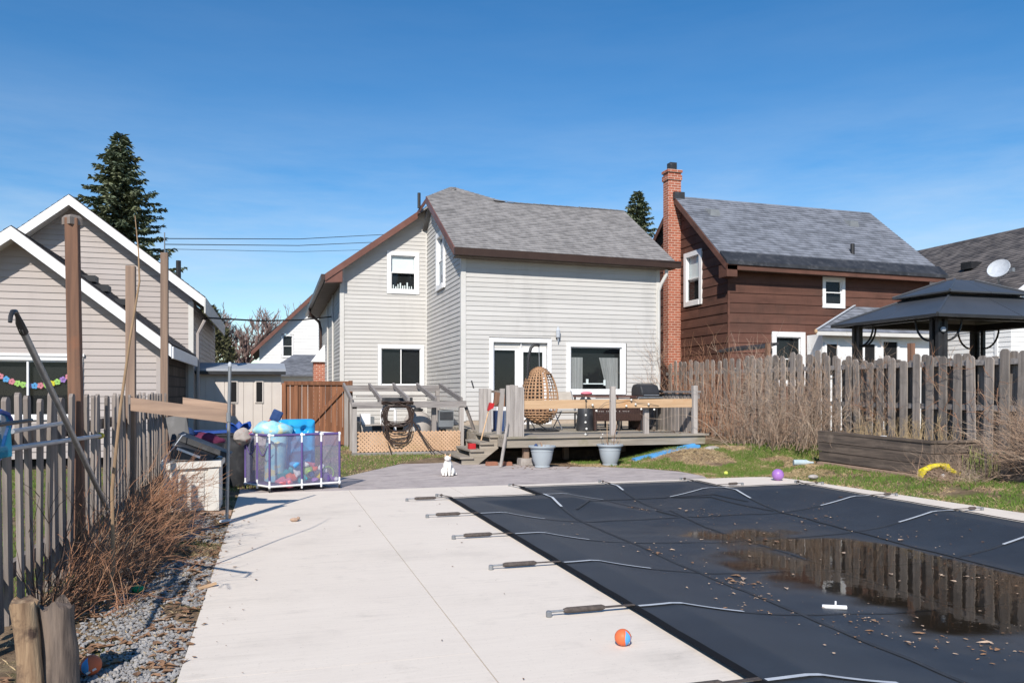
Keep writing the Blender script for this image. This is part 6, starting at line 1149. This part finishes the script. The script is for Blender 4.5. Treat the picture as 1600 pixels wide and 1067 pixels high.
ev = thing('dark_evergreen', 'small dark evergreen behind the resin shed', 'tree', (-2.6, 36, 0)); MB().tube([(-2.6, 36, 0), (-2.6, 36, 3.5)], [.15, .04], 6).ob('trunk', 'bark', ev); m = MB()
for k in range(5200):
    a = rnd(0, 6.28); z = rnd(.6, 4.9); r = 1.25*(1-((z-1.8)/3.4)**2 if z > 1.8 else 1)*rnd(.2, 1)**.5; r = max(r, .05); p = Vector((-2.6+r*math.cos(a), 36+r*math.sin(a), z)); v = Vector((rnd(-1, 1), rnd(-1, 1), rnd(.2, 1))).normalized()*rnd(.1, .25); w = v.orthogonal().normalized()*.05; m.poly([p-w, p+v, p+w])
m.ob('crown', nm('olive evergreen', (.05, .055, .025), (.09, .085, .04), (2, 2, 2)), ev)
def bare_tree(lb, x, y, h, seed, mat='twig', spread=.55):
    random.seed(seed); t = thing('bare_tree', lb, 'tree', (x, y, 0), 'leafless trees behind the shed'); tr = MB(); cr = MB()
    def grow(p, d, L, r, lv):
        k = 4; pts = [p]; dd = d
        for s in range(k): dd = (dd+Vector((rnd(-1, 1), rnd(-1, 1), rnd(-.2, .6)))*.12).normalized(); p = p+dd*L/k; pts.append(p)
        (tr if lv == 0 else cr).tube(pts, [r*(1-.45*i/k) for i in range(k+1)], 5 if lv < 2 else 3, cap=False)
        if lv < 6:
            for q in range(4 if lv < 3 else 3):
                b = pts[random.randint(2, k)]; nd = (dd+Vector((rnd(-1, 1), rnd(-1, 1), rnd(-.1, .7)))*spread*1.35).normalized(); grow(b, nd, L*rnd(.55, .8), r*.66, lv+1)
    grow(Vector((x, y, 0)), Vector((0, 0, 1)), h*.31, .2, 0); tr.ob('trunk', 'bark', t); cr.ob('crown', mat, t)
M['twig_far'] = nm('reddish grey far twigs', (.30, .21, .19), (.20, .15, .14), (3, 3, 3), rough=.9)
bare_tree('leafless rounded tree above the shed roof left of the far white house', -1.9, 52, 8.6, 4, 'twig_far'); bare_tree('second leafless tree behind the first above the shed', .4, 60, 8.8, 9, 'twig_far'); bare_tree('leafless tree mostly hidden behind the dark evergreen', -4.2, 56, 7.6, 14, 'twig_far')
# ------------------------------------------------------------------ wires
MB().tube([(-2.88, 24, 4.6), (-2.88, 24, 5.74)], .018, 6).ob('service_mast', 'steel', label='thin metal service mast above the taupe house roof', cat='mast')
for k, (z, q) in enumerate(((5.57, 8.2), (5.41, 7.88), (5.28, 7.55))): MB().tube([(-2.88, 24, z), (.9, 29.5, z+(q-z)*.46), (4.69, 35, q), (8.5, 40.5, q*2-z-(q-z)*.46)], .012 if k < 2 else .007, 5).ob('overhead_wire', 'cable', label=('top', 'middle', 'lowest thin')[k]+' overhead wire running from the mast behind the grey house', cat='wire', group='overhead wires')
MB().tube([(-1.45, 19.5, 3.0), (-.3, 21.5, 3.13), (.8, 23.8, 3.38), (1.84, 26.5, 3.75)], .022, 6).ob('service_cable', 'cable', label='thick cable strung between the taupe house corner and grey house', cat='cable')
# ------------------------------------------------------------------ loose stuff
random.seed(5)
def tri_scatter(name, mat, lb, cat_, n, where, hgt, wid, lean=.5, parent=None):
    v = []; f = []
    for k in range(n):
        q = where()
        if q is None: continue
        x, y, z = q; a = rnd(0, 6.28); h = hgt()*rnd(.6, 1.1); w = wid*rnd(.6, 1.2); dx, dy = math.cos(a), math.sin(a); l1 = rnd(-lean, lean)*h; l2 = rnd(-lean, lean)*h; i = len(v)
        v += [(x-dx*w, y-dy*w, z), (x+dx*w, y+dy*w, z), (x+l1*.4+dx*w*.7, y+l2*.4+dy*w*.7, z+h*.6), (x+l1, y+l2, z+h)]; f += [(i, i+1, i+2), (i, i+2, i+3)]
    m = MB(); m.v = v; m.f = f; return m.ob(name, mat, label=lb, cat=cat_, kind='stuff')
def inpat(x, y):
    c = False; j = len(pat)-1
    for i in range(len(pat)):
        if (pat[i][1] > y) != (pat[j][1] > y) and x < (pat[j][0]-pat[i][0])*(y-pat[i][1])/(pat[j][1]-pat[i][1])+pat[i][0]: c = not c
        j = i
    return c
def onslab(x, y): return (-.43 < x < 7.78-.095*(y-6)*.9 and y < 10.6) or inpat(x, y)
def lawn(thr, seed, wide=True):
    def w():
        r = random.random()
        if r < .62: x, y = rnd(5.2, 10.1), rnd(10.5, 13.6)
        elif r < .80: x, y = rnd(7.4, 9.6), rnd(5.5, 10.7)
        else: x, y = rnd(-1.1, 3.4), rnd(11.0, 18.6)
        if onslab(x, y) or (8.72 < x and 9.0 < y < 11.6): return None
        nv = noise.noise(Vector((x*.9, y*.9, seed)))+.45*noise.noise(Vector((x*3.1, y*3.1, seed+3)))
        if nv < thr: return None
        return (x, y, gz(x, y)-.005)
    return w
tri_scatter('lawn_grass', 'grass', 'patchy green spring grass', 'grass', 95000, lawn(-.13, 2), lambda: .065, .0035); tri_scatter('dry_thatch', 'straw', 'dry straw coloured thatch among the grass', 'dry grass', 60000, lawn(-.5, 7), lambda: .04, .003, 1.4)
def strip():
    x, y = rnd(-1.33, -.40), rnd(2.4, 10.6)
    if y < 6.0 and random.random() > .25: return None
    if noise.noise(Vector((x*2, y*1.2, 3))) < -.15: return None
    return (x, y, gz(x, y)-.004)
tri_scatter('strip_thatch', 'straw', 'dry grass clippings over the gravel strip', 'dry grass', 15000, strip, lambda: .028, .003, 1.8)
def strip2():
    x, y = rnd(-4.2, -1.45), rnd(3, 14.5); return (x, y, gz(x, y)-.004)
tri_scatter('neighbour_grass', 'grass', 'green grass beyond the picket fence', 'grass', 26000, strip2, lambda: .05, .004)
# gravel
ico = [(0, 0, 1), (.894, 0, .447), (.276, .851, .447), (-.724, .526, .447), (-.724, -.526, .447), (.276, -.851, .447), (.724, .526, -.447), (-.276, .851, -.447), (-.894, 0, -.447), (-.276, -.851, -.447), (.724, -.526, -.447), (0, 0, -1)]
icf = [(0, 1, 2), (0, 2, 3), (0, 3, 4), (0, 4, 5), (0, 5, 1), (1, 6, 2), (2, 7, 3), (3, 8, 4), (4, 9, 5), (5, 10, 1), (2, 6, 7), (3, 7, 8), (4, 8, 9), (5, 9, 10), (1, 10, 6), (6, 11, 7), (7, 11, 8), (8, 11, 9), (9, 11, 10), (10, 11, 6)]
gv = MB()
for k in range(17000):
    y = 2.6+6.6*random.random()**1.5; x = rnd(-1.05, -.415)
    if x < -.8 and random.random() < .55: continue
    if noise.noise(Vector((x*2.2, y*1.1, 8))) < (-.25 if y < 6.6 else .05): continue
    s = rnd(.005, .0145); sc = (s*rnd(.8, 1.3), s*rnd(.8, 1.3), s*rnd(.5, .85)); a = rnd(0, 6.28); ca, sa = math.cos(a), math.sin(a); i = len(gv.v); z = gz(x, y)+rnd(.0, .012)
    for (px, py, pz) in ico: j = rnd(.8, 1.15); u, w = px*sc[0]*j, py*sc[1]*j; gv.v.append((x+u*ca-w*sa, y+u*sa+w*ca, z+pz*sc[2]*j))
    gv.f += [tuple(i+q for q in t) for t in icf]
gv.ob('gravel', 'stone', label='grey crushed stone along the concrete edge', cat='gravel', kind='stuff')
# leaves
def leaf(m, x, y, z, s, flatness=.35):
    a = rnd(0, 6.28); ca, sa = math.cos(a), math.sin(a); up = rnd(.2, 1)*flatness*s; n = 7; i = len(m.v); m.v.append((x, y, z+.002))
    for k in range(n):
        t = k/n*2*math.pi; r = s*(.55+.45*abs(math.cos(t*1.5+.4)))*rnd(.6, 1.1); u, w = r*math.cos(t)*1.25, r*math.sin(t)*.7; m.v.append((x+u*ca-w*sa, y+u*sa+w*ca, z+.003+up*(abs(w)/s)**1.3+rnd(0, .15)*up))
    for k in range(n): m.f.append((i, i+1+k, i+1+(k+1) % n))
lv = MB(); lp_ = MB()
for k in range(1700):
    x, y = rnd(-1.25, -.40), 2.7+6.5*random.random()**1.3
    if noise.noise(Vector((x*3, y*1.6, 14))) < -.02 and x < -.6: continue
    leaf(lv, x, y, gz(x, y)+.012, rnd(.015, .038), 1.0)
lv.ob('leaf_litter', 'leaf', label='brown dead leaves on the gravel strip', cat='leaves', kind='stuff')
def cz(x, y): return max(cover_z(x, y)+.006, WZ+.003 if (2.9 < x < 6.5 and y < 8.9) else -9)
lc = MB(); lcp = MB()
clusters = [(3.35, 5.25, .28, 34), (3.25, 6.35, .3, 16), (3.6, 4.2, .35, 26), (3.2, 4.75, .2, 10), (3.55, 3.75, .4, 18), (3.95, 3.55, .4, 22), (4.9, 8.2, .7, 26), (4.2, 8.6, .35, 16), (5.9, 7.6, .6, 20), (5.9, 6.4, .6, 18), (5.3, 5.0, .9, 26), (4.4, 3.2, .5, 22), (3.0, 4.35, .2, 9), (4.6, 6.8, 1.2, 30), (6.4, 8.2, .5, 12)]
for cx_, cy_, sp_, n in clusters:
    for k in range(int(n*1.5)):
        x, y = random.gauss(cx_, sp_*.55*(1 if k % 3 else .25)), random.gauss(cy_, sp_*.55*(1 if k % 3 else .25))
        if 2.4 < x < 6.9: leaf(lc if random.random() < .6 else lcp, x, y, cz(x, y), (rnd(.022, .045) if random.random() < .16 else rnd(.004, .016))*(1.15 if y < 5 else 1), .7)
for k in range(420):
    x, y = rnd(2.7, 6.8), 2.6+6.4*random.random(); leaf(lc if k % 2 else lcp, x, y, cz(x, y), rnd(.002, .007) if k % 6 else rnd(.008, .02), .7)
lc.ob('cover_leaves', 'leaf', label='brown leaves lying on the pool cover', cat='leaves', kind='stuff'); lcp.ob('pale_cover_leaves', 'leafpale', label='bleached pale leaves lying on the pool cover', cat='leaves', kind='stuff')
dl = MB()
for k in range(420):
    x, y = rnd(3.9, 8.5), rnd(12.6, 14.6); leaf(dl, x, y, max(gz(x, y), .17 if y > 14.6 else -1)+.01, rnd(.012, .03), 1)
for k in range(120): x, y = rnd(7.0, 7.75), rnd(13.4, 15.5); leaf(dl, x, y, DZ+.008, rnd(.012, .03), 1)
for k in range(260): x, y = rnd(8.2, 10.0), rnd(8.2, 12.6); leaf(dl, x, y, gz(x, y)+.012, rnd(.012, .03), 1)
for k in range(90): x, y = (rnd(-.40, -.1) if k % 3 else rnd(-.3, 2.0)), rnd(2.6, 10.4); leaf(dl, x, y, .004, rnd(.003, .010) if k % 5 else rnd(.012, .022), .7)
dl.ob('yard_leaves', 'leaf', label='scattered dead leaves around the deck and raised bed', cat='leaves', kind='stuff')
sv = MB()
for k in range(34): x, y = random.choice([(9.7, 8.95), (9.55, 8.7)]); x += rnd(-.2, .25); y += rnd(-.2, .2); sv.tube([(x, y, .1), (x+rnd(-.04, .04), y+rnd(-.04, .04), .1+rnd(.15, .35)), (x+rnd(-.1, .1), y, .1+rnd(.2, .45))], [.008, .007, .003], 4)
sv.ob('green_shoots', nm('green shoots', (.16, .22, .05), (.30, .27, .12), (5, 5, 5)), label='pale green shoots sprouting right of the raised bed', cat='shoots', kind='stuff')
